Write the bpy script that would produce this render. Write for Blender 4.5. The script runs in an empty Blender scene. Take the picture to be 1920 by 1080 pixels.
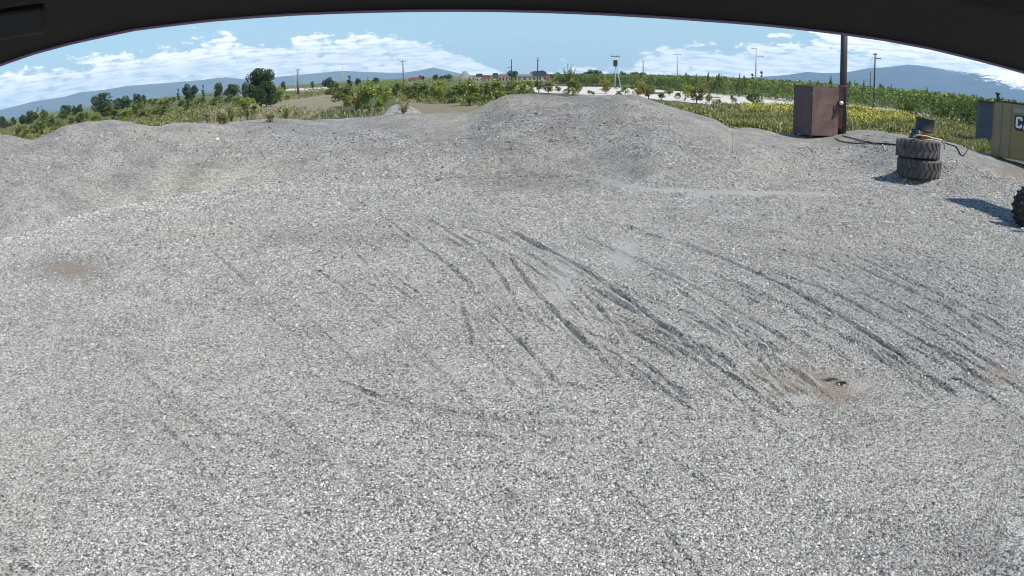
import bpy, bmesh, math, random
import numpy as np
from mathutils import Vector, Matrix
rad = math.radians
S = bpy.context.scene
C = S.collection

# ------------------------------------------------------------------ camera, sky, sun, exposure
EYE = 3.3
FL, PITCH, ROLL = 1350.0, rad(17.0), rad(1.0)      # pixels of a 1920 px wide picture per radian
cp, sp = math.cos(PITCH), math.sin(PITCH)
XH, UH, FH = Vector((1, 0, 0)), Vector((0, sp, cp)), Vector((0, cp, -sp))
R_ = XH*math.cos(ROLL) - UH*math.sin(ROLL)
U_ = XH*math.sin(ROLL) + UH*math.cos(ROLL)
cam_d = bpy.data.cameras.new('camera')
cam = bpy.data.objects.new('camera', cam_d); C.objects.link(cam)
M = Matrix((R_, U_, -FH)).transposed().to_4x4(); M.translation = (0, 0, EYE)
cam.matrix_world = M
cam_d.type = 'PANO'; cam_d.sensor_width = 36.0; cam_d.sensor_fit = 'HORIZONTAL'
cam_d.clip_start = 0.005; cam_d.clip_end = 40000
cd = cam_d.cycles if hasattr(cam_d, 'cycles') and hasattr(cam_d.cycles, 'panorama_type') else cam_d
cd.panorama_type = 'FISHEYE_LENS_POLYNOMIAL'
cd.fisheye_fov = rad(170)
cd.fisheye_polynomial_k0 = 0; cd.fisheye_polynomial_k1 = -(1920/36.0)/FL
cd.fisheye_polynomial_k2 = 0; cd.fisheye_polynomial_k3 = 0; cd.fisheye_polynomial_k4 = 0
S.camera = cam

SUN_AZ, SUN_EL = 120.0, 60.0                        # azimuth clockwise from +Y
world = bpy.data.worlds.new("World"); S.world = world; world.use_nodes = True
S.view_settings.view_transform = 'Standard'; S.view_settings.look = 'None'
S.view_settings.exposure = 0.4; S.view_settings.gamma = 1.0
sun_d = bpy.data.lights.new('sun', 'SUN'); sun_d.energy = 4.2; sun_d.angle = rad(0.5); sun_d.color = (1, .95, .865)
sun = bpy.data.objects.new('sun', sun_d); C.objects.link(sun)
sv = Vector((math.sin(rad(SUN_AZ))*math.cos(rad(SUN_EL)), math.cos(rad(SUN_AZ))*math.cos(rad(SUN_EL)), math.sin(rad(SUN_EL))))
sun.rotation_euler = sv.to_track_quat('Z', 'Y').to_euler(); sun.location = (20, -10, 40)
S.cycles.volume_max_steps = 64; S.cycles.max_bounces = 6; S.cycles.volume_bounces = 1
S.cycles.transparent_max_bounces = 8
S.cycles.pixel_filter_type = 'BLACKMAN_HARRIS'; S.cycles.filter_width = 1.05

# ------------------------------------------------------------------ pixel <-> world helpers
def ray(px, py):
    x, y = px-960.0, 540.0-py
    r = math.hypot(x, y); th = r/FL; ph = math.atan2(y, x)
    return R_*(math.sin(th)*math.cos(ph)) + U_*(math.sin(th)*math.sin(ph)) + FH*math.cos(th)
def G(px, py, z=0.0):
    d = ray(px, py); t = (z-EYE)/d.z
    return Vector((d.x*t, d.y*t, z))
def At(px, py, dist):
    d = ray(px, py); t = dist/math.hypot(d.x, d.y)
    return Vector((d.x*t, d.y*t, EYE+d.z*t))
def azel(px, py):
    d = ray(px, py); return math.degrees(math.atan2(d.x, d.y)), math.degrees(math.asin(d.z))
def project(P):
    P = np.asarray(P, float) - np.array([0, 0, EYE])
    X, Y, Z = P@np.array(R_), P@np.array(U_), P@np.array(FH)
    h = np.hypot(X, Y)+1e-12; th = np.arctan2(h, Z)
    return 960+FL*th*X/h, 540-FL*th*Y/h
def ppm(dist): return FL/dist                        # 1920-px pixels per metre at a distance

# ------------------------------------------------------------------ materials
MATS = {}
def new_mat(name):
    m = bpy.data.materials.new(name); m.use_nodes = True
    nt = m.node_tree; nt.nodes.clear()
    out = nt.nodes.new('ShaderNodeOutputMaterial'); b = nt.nodes.new('ShaderNodeBsdfPrincipled')
    nt.links.new(b.outputs[0], out.inputs['Surface'])
    MATS[name] = m
    return m, nt, b, out
def node(nt, t, **kw):
    n = nt.nodes.new(t)
    for k, v in kw.items():
        if k.startswith('i_'):
            n.inputs[k[2:].replace('_', ' ')].default_value = v
        else: setattr(n, k, v)
    return n
def ramp(nt, fac, stops):
    r = nt.nodes.new('ShaderNodeValToRGB'); e = r.color_ramp.elements
    while len(e) < len(stops): e.new(0.5)
    for i, (p, c) in enumerate(stops):
        e[i].position = p; e[i].color = c if len(c) == 4 else (*c, 1)
    nt.links.new(fac, r.inputs[0]); return r.outputs[0]
def mixc(nt, fac, a, b, mode='MIX'):
    n = nt.nodes.new('ShaderNodeMix'); n.data_type = 'RGBA'; n.blend_type = mode
    for s, v in ((n.inputs[0], fac), (n.inputs[6], a), (n.inputs[7], b)):
        if hasattr(v, 'is_linked'): nt.links.new(v, s)
        else: s.default_value = v if not isinstance(v, tuple) or len(v) == 4 else (*v, 1)
    return n.outputs[2]
def mth(nt, op, a, b=0.0, clamp=False, c=None):
    n = nt.nodes.new('ShaderNodeMath'); n.operation = op; n.use_clamp = clamp
    for s, v in zip(n.inputs, (a, b) if c is None else (a, b, c)):
        if hasattr(v, 'is_linked'): nt.links.new(v, s)
        else: s.default_value = v
    return n.outputs[0]
def plain(name, col, rough=.6, metal=0.0, var=.25, scale=6.0, bump=.15, dirt=None):
    m, nt, b, out = new_mat(name)
    tc = node(nt, 'ShaderNodeTexCoord')
    n = node(nt, 'ShaderNodeTexNoise', i_Scale=scale, i_Detail=7.0, i_Roughness=.65)
    nt.links.new(tc.outputs['Object'], n.inputs['Vector'])
    lo = tuple(c*(1-var) for c in col); hi = tuple(min(1, c*(1+var)) for c in col)
    c = ramp(nt, n.outputs[0], [(.3, lo), (.7, hi)])
    if dirt:
        n2 = node(nt, 'ShaderNodeTexNoise', i_Scale=scale*.35, i_Detail=10.0, i_Roughness=.7)
        nt.links.new(tc.outputs['Object'], n2.inputs['Vector'])
        f = ramp(nt, n2.outputs[0], [(.5, (0, 0, 0)), (.68, (1, 1, 1))])
        c = mixc(nt, f, c, dirt)
    nt.links.new(c, b.inputs['Base Color'])
    b.inputs['Roughness'].default_value = rough; b.inputs['Metallic'].default_value = metal
    if name.startswith('hood') or name == 'bracket_grey': b.inputs['Specular IOR Level'].default_value = .12
    if bump:
        bp = node(nt, 'ShaderNodeBump', i_Strength=bump, i_Distance=.02)
        nt.links.new(n.outputs[0], bp.inputs['Height']); nt.links.new(bp.outputs[0], b.inputs['Normal'])
    return m
def leafmat(name, a, b_, c3=None, trans=.25):
    m, nt, b, out = new_mat(name)
    g = node(nt, 'ShaderNodeNewGeometry'); oi = node(nt, 'ShaderNodeObjectInfo')
    f = mth(nt, 'FRACT', mth(nt, 'ADD', g.outputs['Random Per Island'], oi.outputs['Random']))
    st = [(0, a), (.75, b_)] + ([(1, c3)] if c3 else [])
    nz = node(nt, 'ShaderNodeTexNoise', i_Scale=.9, i_Detail=3.0)
    tc = node(nt, 'ShaderNodeTexCoord'); nt.links.new(tc.outputs['Object'], nz.inputs['Vector'])
    c = ramp(nt, g.outputs['Random Per Island'], st)
    v = ramp(nt, nz.outputs[0], [(.3, (.62, .68, .6)), (.7, (1.3, 1.2, 1.15))])
    c = mixc(nt, 1.0, c, v, 'MULTIPLY')
    hs = node(nt, 'ShaderNodeHueSaturation'); nt.links.new(c, hs.inputs['Color'])
    nt.links.new(mth(nt, 'ADD', mth(nt, 'MULTIPLY', oi.outputs['Random'], .45), 1.25), hs.inputs['Value'])
    nt.links.new(hs.outputs[0], b.inputs['Base Color']); b.inputs['Roughness'].default_value = .55
    tr = node(nt, 'ShaderNodeBsdfTranslucent'); nt.links.new(hs.outputs[0], tr.inputs[0])
    mx = node(nt, 'ShaderNodeMixShader'); mx.inputs[0].default_value = trans
    nt.links.new(b.outputs[0], mx.inputs[1]); nt.links.new(tr.outputs[0], mx.inputs[2])
    nt.links.new(mx.outputs[0], out.inputs['Surface'])
    return m

def gravel_nodes(nt, b, out, soil=False, fine=1.0):
    geo = node(nt, 'ShaderNodeNewGeometry'); P = geo.outputs['Position']
    def vor(scale, feat='F1'):
        v = node(nt, 'ShaderNodeTexVoronoi', feature=feat); v.inputs['Scale'].default_value = scale
        nt.links.new(P, v.inputs['Vector']); return v
    def noi(scale, det=4.0, rough=.6):
        v = node(nt, 'ShaderNodeTexNoise', i_Scale=scale, i_Detail=det, i_Roughness=rough)
        nt.links.new(P, v.inputs['Vector']); return v.outputs[0]
    def sepr(col):
        s = node(nt, 'ShaderNodeSeparateColor'); nt.links.new(col, s.inputs[0]); return s
    v1 = vor(58*fine); v2 = vor(25*fine); v3 = vor(9*fine)
    s1 = sepr(v1.outputs['Color']); s2 = sepr(v2.outputs['Color']); s3 = sepr(v3.outputs['Color'])
    a = mth(nt, 'ADD', mth(nt, 'MULTIPLY', s1.outputs[0], .66), mth(nt, 'MULTIPLY', s2.outputs[0], .26))
    a = mth(nt, 'ADD', a, mth(nt, 'MULTIPLY', s3.outputs[0], .08))
    stone = ramp(nt, a, [(.15, (.11, .106, .097)), (.35, (.30, .29, .268)), (.55, (.49, .474, .438)), (.85, (.70, .68, .635))])
    tint = ramp(nt, s1.outputs[1], [(0, (1.0, .97, .92)), (.5, (1, 1, 1)), (1, (.93, .98, 1.05))])
    stone = mixc(nt, 1.0, stone, tint, 'MULTIPLY')
    big = noi(.16, 5.0); big2 = noi(.9, 5.0)
    t2 = ramp(nt, big, [(.35, (.93, .93, .95)), (.5, (.98, .97, .95)), (.65, (1.02, 1.0, .90))])
    stone = mixc(nt, 1.0, stone, t2, 'MULTIPLY')
    t3 = ramp(nt, big2, [(.3, (.72, .72, .72)), (.7, (1.2, 1.2, 1.18))])
    stone = mixc(nt, 1.0, stone, t3, 'MULTIPLY')
    h = mth(nt, 'ADD', mth(nt, 'MULTIPLY', v1.outputs['Distance'], -.6), mth(nt, 'MULTIPLY', v2.outputs['Distance'], -.7))
    h = mth(nt, 'ADD', h, mth(nt, 'MULTIPLY', noi(60, 3.0, .7), .5))
    h = mth(nt, 'ADD', h, mth(nt, 'MULTIPLY', s1.outputs[2], .5))
    bp = node(nt, 'ShaderNodeBump', i_Strength=1.0, i_Distance=.045)
    nt.links.new(h, bp.inputs['Height'])
    b.inputs['Roughness'].default_value = .9; b.inputs['Specular IOR Level'].default_value = .25
    nt.links.new(bp.outputs[0], b.inputs['Normal'])
    def attr(n):
        t = node(nt, 'ShaderNodeAttribute', attribute_name=n); return t.outputs['Fac']
    # brown clay stains and black oil spots, dusty fines and painted lens smudges
    wob = noi(3.0, 6.0, .7)
    def patch(name, lo=.35, hi=.75):
        f = mth(nt, 'ADD', attr(name), mth(nt, 'MULTIPLY', mth(nt, 'SUBTRACT', wob, .5), .9))
        return ramp(nt, f, [(lo, (0, 0, 0)), (hi, (1, 1, 1))])
    clay = ramp(nt, noi(30, 4.0), [(.3, (.22, .18, .14)), (.7, (.42, .35, .29))])
    col = mixc(nt, mth(nt, 'MULTIPLY', patch('clay'), .8), stone, clay)
    fines = ramp(nt, noi(40, 4.0), [(.3, (.44, .43, .40)), (.7, (.58, .565, .53))])
    col = mixc(nt, mth(nt, 'MULTIPLY', patch('fines'), .85), col, fines)
    col = mixc(nt, patch('oil', .45, .6), col, (.02, .02, .022))
    col = mixc(nt, mth(nt, 'MULTIPLY', patch('coarse', .2, .8), .55), col, mixc(nt, 1.0, stone, (.58, .58, .6), 'MULTIPLY'))
    if soil:
        f = mth(nt, 'ADD', attr('soil'), mth(nt, 'MULTIPLY', mth(nt, 'SUBTRACT', noi(.8, 8.0, .7), .5), .5))
        f = ramp(nt, f, [(.42, (0, 0, 0)), (.58, (1, 1, 1))])
        g1 = ramp(nt, noi(.12, 9.0, .75), [(.32, (.055, .075, .028)), (.5, (.10, .125, .05)), (.62, (.17, .16, .08)), (.75, (.25, .20, .13))])
        fb = mth(nt, 'ADD', attr('bare'), mth(nt, 'MULTIPLY', mth(nt, 'SUBTRACT', noi(.35, 7.0, .75), .5), .9))
        fb = ramp(nt, fb, [(.4, (0, 0, 0)), (.6, (1, 1, 1))])
        dirt = ramp(nt, noi(.9, 9.0, .75), [(.3, (.13, .135, .065)), (.45, (.25, .22, .14)), (.7, (.36, .315, .225))])
        g1 = mixc(nt, fb, g1, dirt)
        col = mixc(nt, f, col, g1)
    nt.links.new(col, b.inputs['Base Color'])
m, nt, b, out = new_mat('gravel_ground'); gravel_nodes(nt, b, out, soil=True, fine=.85)
m, nt, b, out = new_mat('gravel_pile'); gravel_nodes(nt, b, out, fine=.85)

m, nt, b, out = new_mat('loose_stone')
g_ = node(nt, 'ShaderNodeNewGeometry'); at_ = node(nt, 'ShaderNodeAttribute', attribute_name='shade')
c_ = ramp(nt, g_.outputs['Random Per Island'], [(0, (.11, .106, .097)), (.2, (.26, .252, .232)), (.5, (.45, .436, .403)), (.8, (.60, .582, .54)), (1, (.80, .78, .73))])
c_ = mixc(nt, mth(nt, 'MULTIPLY', at_.outputs['Fac'], .6), c_, mixc(nt, 1.0, c_, (.42, .42, .42), 'MULTIPLY'))
nt.links.new(c_, b.inputs['Base Color']); b.inputs['Roughness'].default_value = .85; b.inputs['Specular IOR Level'].default_value = .3
plain('rust_steel', (.15, .085, .072), .6, .0, .35, 2.2, .3, dirt=(.25, .17, .14))
plain('dark_brown_steel', (.12, .075, .065), .6, 0, .25, 3.0, .1)
plain('pole_steel', (.055, .045, .05), .55, 0, .35, 5.0, .2)
plain('pole_rust', (.13, .06, .045), .7, 0, .35, 6.0, .3)
plain('concrete_pole', (.22, .21, .20), .9)
plain('wood_pole', (.07, .06, .05), .9)
plain('pale_pole', (.42, .43, .43), .8)
plain('rubber', (.095, .086, .079), .9, 0, .4, 5.0, .3, dirt=(.20, .18, .16))
plain('loader_rubber', (.03, .028, .028), .85, 0, .4, 5.0, .3)
plain('black_paint', (.028, .028, .034), .45, 0, .4, 8.0, .2)
plain('orange_paint', (.55, .24, .05), .55, 0, .25, 8.0)
plain('machine_yellow', (.27, .195, .08), .5, 0, .12, 1.2, .05, dirt=(.30, .22, .10))
plain('machine_tan', (.25, .20, .115), .55, 0, .12, 1.2, .05)
plain('machine_dark', (.03, .03, .035), .5)
plain('white_paint', (.78, .78, .76), .5, 0, .08)
plain('grey_paint', (.30, .29, .27), .6, 0, .15)
plain('lath', (.50, .46, .38), .7, 0, .2)
plain('pink_sheet', (.34, .23, .22), .7, 0, .2)
plain('cable_black', (.012, .012, .014), .6, 0, .2)
plain('grey_block', (.11, .12, .13), .85, 0, .2, 1.0)
plain('bark', (.09, .07, .05), .95, 0, .3, 8, .5)
plain('dry_stem', (.16, .11, .07), .9, 0, .3)
plain('road_dust', (.50, .475, .43), .95, 0, .14, .5, .1)
plain('house_wall', (.55, .50, .44), .9, 0, .12)
plain('pink_wall', (.45, .27, .24), .9, 0, .15)
plain('tile_roof', (.30, .11, .08), .85, 0, .2)
plain('dark_roof', (.07, .065, .07), .8, 0, .2)
plain('pale_roof', (.42, .41, .38), .8, 0, .12)
plain('far_gravel', (.23, .215, .20), .95, 0, .15)
plain('glass_dark', (.02, .025, .03), .1, 0, .1, bump=0)
leafmat('leaf_yellow', (.09, .13, .02), (.25, .30, .05), (.38, .35, .09))
leafmat('leaf_green', (.05, .085, .02), (.17, .20, .05), (.26, .26, .08))
leafmat('leaf_vine', (.045, .085, .018), (.16, .23, .05), (.30, .34, .10))
leafmat('leaf_dark', (.022, .044, .018), (.055, .09, .032), (.08, .115, .045), .15)
leafmat('weed_green', (.10, .12, .035), (.27, .27, .09), (.42, .36, .18))
leafmat('weed_dry', (.17, .15, .07), (.30, .27, .15), (.14, .16, .06))
leafmat('flower_yellow', (.62, .55, .05), (.75, .66, .09), (.55, .52, .1))
# camera hood: dark plastic
plain('hood_plastic', (.0045, .004, .006), .45, 0, .3, 14.0, .1)
plain('hood_lip', (.16, .12, .20), .5, 0, .1, 10.0, .05)
plain('bracket_grey', (.05, .048, .048), .6, 0, .2, 10.0, .1)

# ------------------------------------------------------------------ mesh helpers
def link(o, parent=None):
    C.objects.link(o)
    if parent is not None: o.parent = parent
    return o
def mesh_np(name, V, F, mats, parent=None, mi=None, smooth=False):
    V = np.asarray(V, np.float32); F = np.asarray(F, np.int32)
    me = bpy.data.meshes.new(name)
    me.vertices.add(len(V)); me.vertices.foreach_set('co', V.ravel())
    k = F.shape[1]; me.loops.add(F.size); me.loops.foreach_set('vertex_index', F.ravel())
    me.polygons.add(len(F)); me.polygons.foreach_set('loop_start', np.arange(0, F.size, k, dtype=np.int32))
    me.polygons.foreach_set('loop_total', np.full(len(F), k, np.int32))
    for mm in mats: me.materials.append(MATS[mm])
    if mi is not None: me.polygons.foreach_set('material_index', np.asarray(mi, np.int32))
    if smooth: me.polygons.foreach_set('use_smooth', np.ones(len(F), bool))
    me.update(calc_edges=True)
    return link(bpy.data.objects.new(name, me), parent)
def tag(o, label=None, cat=None, group=None, kind=None):
    if label: o['label'] = label
    if cat: o['category'] = cat
    if group: o['group'] = group
    if kind: o['kind'] = kind
    return o
def empty(name, loc=(0, 0, 0), rz=0.0):
    o = bpy.data.objects.new(name, None); o.location = loc; o.rotation_euler = (0, 0, rz)
    o.empty_display_size = .2
    return link(o)
class MB:
    """collects boxes, tubes and lathes and links them as one mesh object"""
    def __init__(self): self.bm = bmesh.new()
    def box(self, c, s, rot=None, bevel=0.0):
        m_ = Matrix.Translation(c) @ (rot.to_4x4() if rot is not None else Matrix.Identity(4)) @ Matrix.Diagonal((*s, 1))
        r = bmesh.ops.create_cube(self.bm, size=1.0, matrix=m_)
        if bevel:
            ed = list({e for v in r['verts'] for e in v.link_edges})
            bmesh.ops.bevel(self.bm, geom=ed, offset=bevel, segments=3, affect='EDGES', profile=.6)
        return self
    def tube(self, pts, rs, n=10, cap=True):
        pts = [Vector(p) for p in pts]
        if not hasattr(rs, '__len__'): rs = [rs]*len(pts)
        rings = []
        for i, p in enumerate(pts):
            t = (pts[min(i+1, len(pts)-1)] - pts[max(i-1, 0)]).normalized()
            a = t.orthogonal().normalized() if i == 0 else (pa - t*pa.dot(t)).normalized()
            pa = a; bb = t.cross(a)
            rings.append([self.bm.verts.new(p + (a*math.cos(2*math.pi*k/n) + bb*math.sin(2*math.pi*k/n))*rs[i]) for k in range(n)])
        for i in range(len(rings)-1):
            for k in range(n):
                f = self.bm.faces.new((rings[i][k], rings[i][(k+1) % n], rings[i+1][(k+1) % n], rings[i+1][k])); f.smooth = n > 6
        if cap:
            self.bm.faces.new(rings[0][::-1]); self.bm.faces.new(rings[-1])
        return self
    def lathe(self, prof, n=40, closed=True, M_=Matrix.Identity(4), smooth=True):
        rings = [[self.bm.verts.new(M_ @ Vector((r*math.cos(2*math.pi*k/n), r*math.sin(2*math.pi*k/n), z))) for k in range(n)] for r, z in prof]
        m_ = len(rings)
        for i in range(m_ if closed else m_-1):
            for k in range(n):
                f = self.bm.faces.new((rings[i][k], rings[i][(k+1) % n], rings[(i+1) % m_][(k+1) % n], rings[(i+1) % m_][k])); f.smooth = smooth
        return self
    def prism(self, poly, y0, y1, M_=Matrix.Identity(4)):
        """poly in the xz plane extruded along y"""
        a = [self.bm.verts.new(M_ @ Vector((x, y0, z))) for x, z in poly]; b_ = [self.bm.verts.new(M_ @ Vector((x, y1, z))) for x, z in poly]
        n = len(poly)
        self.bm.faces.new(a); self.bm.faces.new(b_[::-1])
        for i in range(n): self.bm.faces.new((a[i], b_[i], b_[(i+1) % n], a[(i+1) % n]))
        return self
    def build(self, name, mat, parent=None, recalc=True):
        if recalc: bmesh.ops.recalc_face_normals(self.bm, faces=self.bm.faces)
        me = bpy.data.meshes.new(name); self.bm.to_mesh(me); self.bm.free()
        me.materials.append(MATS[mat])
        return link(bpy.data.objects.new(name, me), parent)
def copy_tree(o, parent=None):
    c = o.copy(); C.objects.link(c); c.parent = parent
    for ch in list(o.children): copy_tree(ch, c)
    return c

# ------------------------------------------------------------------ world: blue sky with a belt of cumulus near the horizon
nt = world.node_tree; nt.nodes.clear()
wo = nt.nodes.new('ShaderNodeOutputWorld'); bg = nt.nodes.new('ShaderNodeBackground')
nt.links.new(bg.outputs[0], wo.inputs[0])
sky = nt.nodes.new('ShaderNodeTexSky'); sky.sky_type = 'NISHITA'; sky.sun_disc = False
sky.sun_elevation = rad(SUN_EL); sky.sun_rotation = rad(SUN_AZ); sky.air_density = 1.15; sky.dust_density = .2; sky.ozone_density = 2.2
sky.altitude = 900
tc = nt.nodes.new('ShaderNodeTexCoord'); sx = nt.nodes.new('ShaderNodeSeparateXYZ'); nt.links.new(tc.outputs['Generated'], sx.inputs[0])
az = mth(nt, 'DEGREES', mth(nt, 'ARCTAN2', sx.outputs[0], sx.outputs[1]))
el = mth(nt, 'DEGREES', mth(nt, 'ARCSINE', sx.outputs[2]))
cv = nt.nodes.new('ShaderNodeFloatCurve'); crv = cv.mapping.curves[0]
TOP = [(-60, 2.2), (-44, 2.8), (-38, 3.2), (-33, 3.4), (-27, 3.6), (-22, 4.3), (-19, 3.0), (-14.5, 3.8), (-9, 3.0), (-5.5, 2.6), (-3, 1.3), (1, .4), (8, .5), (10.5, 1.3), (13, 2.3), (18, 2.4), (22, 3.0), (25, 4.0), (28, 6.5), (32, 7.5), (38, 7.5), (46, 7), (60, 4)]
pts = crv.points
while len(pts) < len(TOP)+0: pts.new(.5, .5)
for p_, (a_, t_) in zip(pts, sorted(TOP)): p_.location = ((a_+60)/120, t_/10); p_.handle_type = 'AUTO_CLAMPED'
cv.mapping.update()
nt.links.new(mth(nt, 'DIVIDE', mth(nt, 'ADD', az, 60), 120, True), cv.inputs['Value'])
top = mth(nt, 'MULTIPLY', cv.outputs[0], 10)
cx = nt.nodes.new('ShaderNodeCombineXYZ'); nt.links.new(az, cx.inputs[0]); nt.links.new(mth(nt, 'MULTIPLY', el, 2.3), cx.inputs[1])
def wn(scale, det, rough, dist=0.0, vec=None):
    n = nt.nodes.new('ShaderNodeTexNoise'); n.inputs['Scale'].default_value = scale; n.inputs['Detail'].default_value = det
    n.inputs['Roughness'].default_value = rough; n.inputs['Distortion'].default_value = dist
    nt.links.new(vec or cx.outputs[0], n.inputs['Vector']); return n.outputs[0]
n1 = wn(.27, 9, .6); n2 = wn(.8, 9, .6, .1)
cx2 = nt.nodes.new('ShaderNodeCombineXYZ'); nt.links.new(mth(nt, 'MULTIPLY', az, .55), cx2.inputs[0]); nt.links.new(mth(nt, 'MULTIPLY', el, 5.0), cx2.inputs[1])
n3 = wn(.8, 7, .6, .2, cx2.outputs[0])
d = mth(nt, 'SUBTRACT', top, el)                                        # >0 inside the belt
d = mth(nt, 'MULTIPLY', d, .34)
d = mth(nt, 'MINIMUM', d, .34)
d = mth(nt, 'ADD', d, mth(nt, 'MULTIPLY', mth(nt, 'SUBTRACT', n1, .5), 1.9))
d = mth(nt, 'ADD', d, mth(nt, 'MULTIPLY', mth(nt, 'SUBTRACT', n2, .5), 1.3))
d = mth(nt, 'ADD', d, mth(nt, 'MULTIPLY', mth(nt, 'SUBTRACT', n3, .5), .3))
dens = ramp(nt, mth(nt, 'ADD', d, .35), [(.34, (0, 0, 0)), (.52, (.97, .97, .97))])
ccol = ramp(nt, mth(nt, 'ADD', mth(nt, 'MULTIPLY', n3, .65), mth(nt, 'MULTIPLY', n2, .35)), [(.36, (6.4, 7.4, 8.8)), (.45, (10., 10.4, 11.)), (.54, (14.5, 14.4, 14.2))])
haze_f = ramp(nt, mth(nt, 'DIVIDE', el, 10, True), [(0, (.75, .75, .75)), (.2, (.4, .4, .4)), (.5, (.1, .1, .1)), (.9, (0, 0, 0))])
base = mixc(nt, haze_f, mixc(nt, 1.0, sky.outputs[0], (.80, .95, 1.06), 'MULTIPLY'), (3.7, 5.9, 7.8))
nt.links.new(mixc(nt, dens, base, ccol), bg.inputs['Color'])
bg.inputs['Strength'].default_value = .1

# ------------------------------------------------------------------ terrain
# crest of the gravel: pixel x, pixel y, distance of the crest, pixel y of the foot
CREST = [(-300, 310, 27, 440), (-120, 285, 27, 420), (0, 257, 28, 400), (25, 259, 28, 400), (60, 267, 28, 396), (95, 251, 29, 392), (130, 236, 29.5, 388), (170, 227, 30, 385), (215, 222, 30, 384),
 (245, 227, 30, 382), (285, 237, 30.5, 375), (320, 231, 31, 370), (350, 229, 31, 366), (400, 231, 31, 360), (500, 227, 32, 350), (540, 223, 32, 348), (630, 222, 33, 342), (705, 218, 33, 338),
 (760, 212, 33, 336), (805, 213, 33, 336), (850, 213, 33, 336), (879, 211, 32.5, 336), (891, 205, 32, 336), (918, 193, 31.5, 335), (948, 184, 31, 334), (978, 180, 31, 334), (1020, 179, 31, 334), (1060, 179, 31, 332), (1077, 177, 31, 330), (1156, 178, 31, 334),
 (1185, 180, 31, 340), (1204, 184, 31, 350), (1233, 193, 31, 354), (1267, 204, 31, 356), (1298, 214, 31, 357), (1340, 225, 31, 358), (1356, 234, 31.5, 358), (1373, 242, 32.5, 358),
 (1402, 238, 33.5, 356), (1420, 242, 34, 352), (1454, 247, 35, 340), (1485, 250, 35.5, 325), (1540, 249, 36, 320), (1582, 244, 36, 320), (1615, 241, 35, 325), (1640, 242, 34, 330), (1677, 249, 33, 338), (1720, 257, 32, 344),
 (1760, 266, 31.5, 348), (1800, 274, 31.5, 350), (1855, 288, 32, 352), (1920, 304, 33, 360), (2150, 380, 33, 430)]
c_az, c_z, c_D, c_F = [], [], [], []
for px, py, D, fy in CREST:
    p = At(px, py, D); a = math.degrees(math.atan2(p.x, p.y)); f_ = G(px, fy)
    c_az.append(a); c_z.append(max(p.z, .15)); c_D.append(D); c_F.append(math.hypot(f_.x, f_.y))
c_az = np.array(c_az)
_g = np.arange(-60, 60, .25); _k = np.exp(-.5*(np.arange(-12, 13)*.25/1.1)**2); _k /= _k.sum()
_ks = np.exp(-.5*(np.arange(-12, 13)*.25/.25)**2); _ks /= _ks.sum()
_sm = lambda v, k: np.convolve(np.pad(np.interp(_g, c_az, v), 12, mode='edge'), k, 'valid')
c_z, c_D, c_F, c_az = _sm(c_z, _ks), _sm(c_D, _k), _sm(c_F, _k), _g
c_F = np.minimum(np.clip(c_F, 21, 28), c_D-6.5)
AZ_L, AZ_R, AZ_M = azel(285, 237)[0], azel(1373, 242)[0], azel(879, 211)[0]

_rng = np.random.default_rng(7)
def vnoise(x, y, cell, seed):
    """smooth value noise"""
    r = np.random.default_rng(seed); T = r.random((256, 256))
    u, v = x/cell, y/cell; i, j = np.floor(u).astype(int), np.floor(v).astype(int); fu, fv = u-i, v-j
    fu = fu*fu*(3-2*fu); fv = fv*fv*(3-2*fv)
    g = lambda a, b: T[a % 256, b % 256]
    return (g(i, j)*(1-fu)+g(i+1, j)*fu)*(1-fv)+(g(i, j+1)*(1-fu)+g(i+1, j+1)*fu)*fv - .5
def polydist(x, y, pts):
    """distance and signed side to a polyline"""
    best = np.full(x.shape, 1e9); side = np.zeros(x.shape); tt = np.zeros(x.shape)
    L = 0
    for (x0, y0), (x1, y1) in zip(pts[:-1], pts[1:]):
        dx, dy = x1-x0, y1-y0; l2 = dx*dx+dy*dy
        t = np.clip(((x-x0)*dx+(y-y0)*dy)/l2, 0, 1)
        ex, ey = x-(x0+t*dx), y-(y0+t*dy); dd = np.hypot(ex, ey)
        m_ = dd < best; best[m_] = dd[m_]; side[m_] = np.sign(dx*ey-dy*ex)[m_]
        tt[m_] = (L+t*math.sqrt(l2))[m_]; L += math.sqrt(l2)
    return best, side, tt, L
def gp(lst):
    q = [G(a, b) for a, b in lst]
    # Catmull-Rom smoothing
    o = []
    for i in range(len(q)-1):
        p0, p1, p2, p3 = q[max(i-1, 0)], q[i], q[i+1], q[min(i+2, len(q)-1)]
        for k in range(4):
            t = k/4
            v = .5*((2*p1)+(p2-p0)*t+(2*p0-5*p1+4*p2-p3)*t*t+(3*p1-p0-3*p2+p3)*t**3); o.append((v.x, v.y))
    o.append((q[-1].x, q[-1].y)); return o
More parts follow.
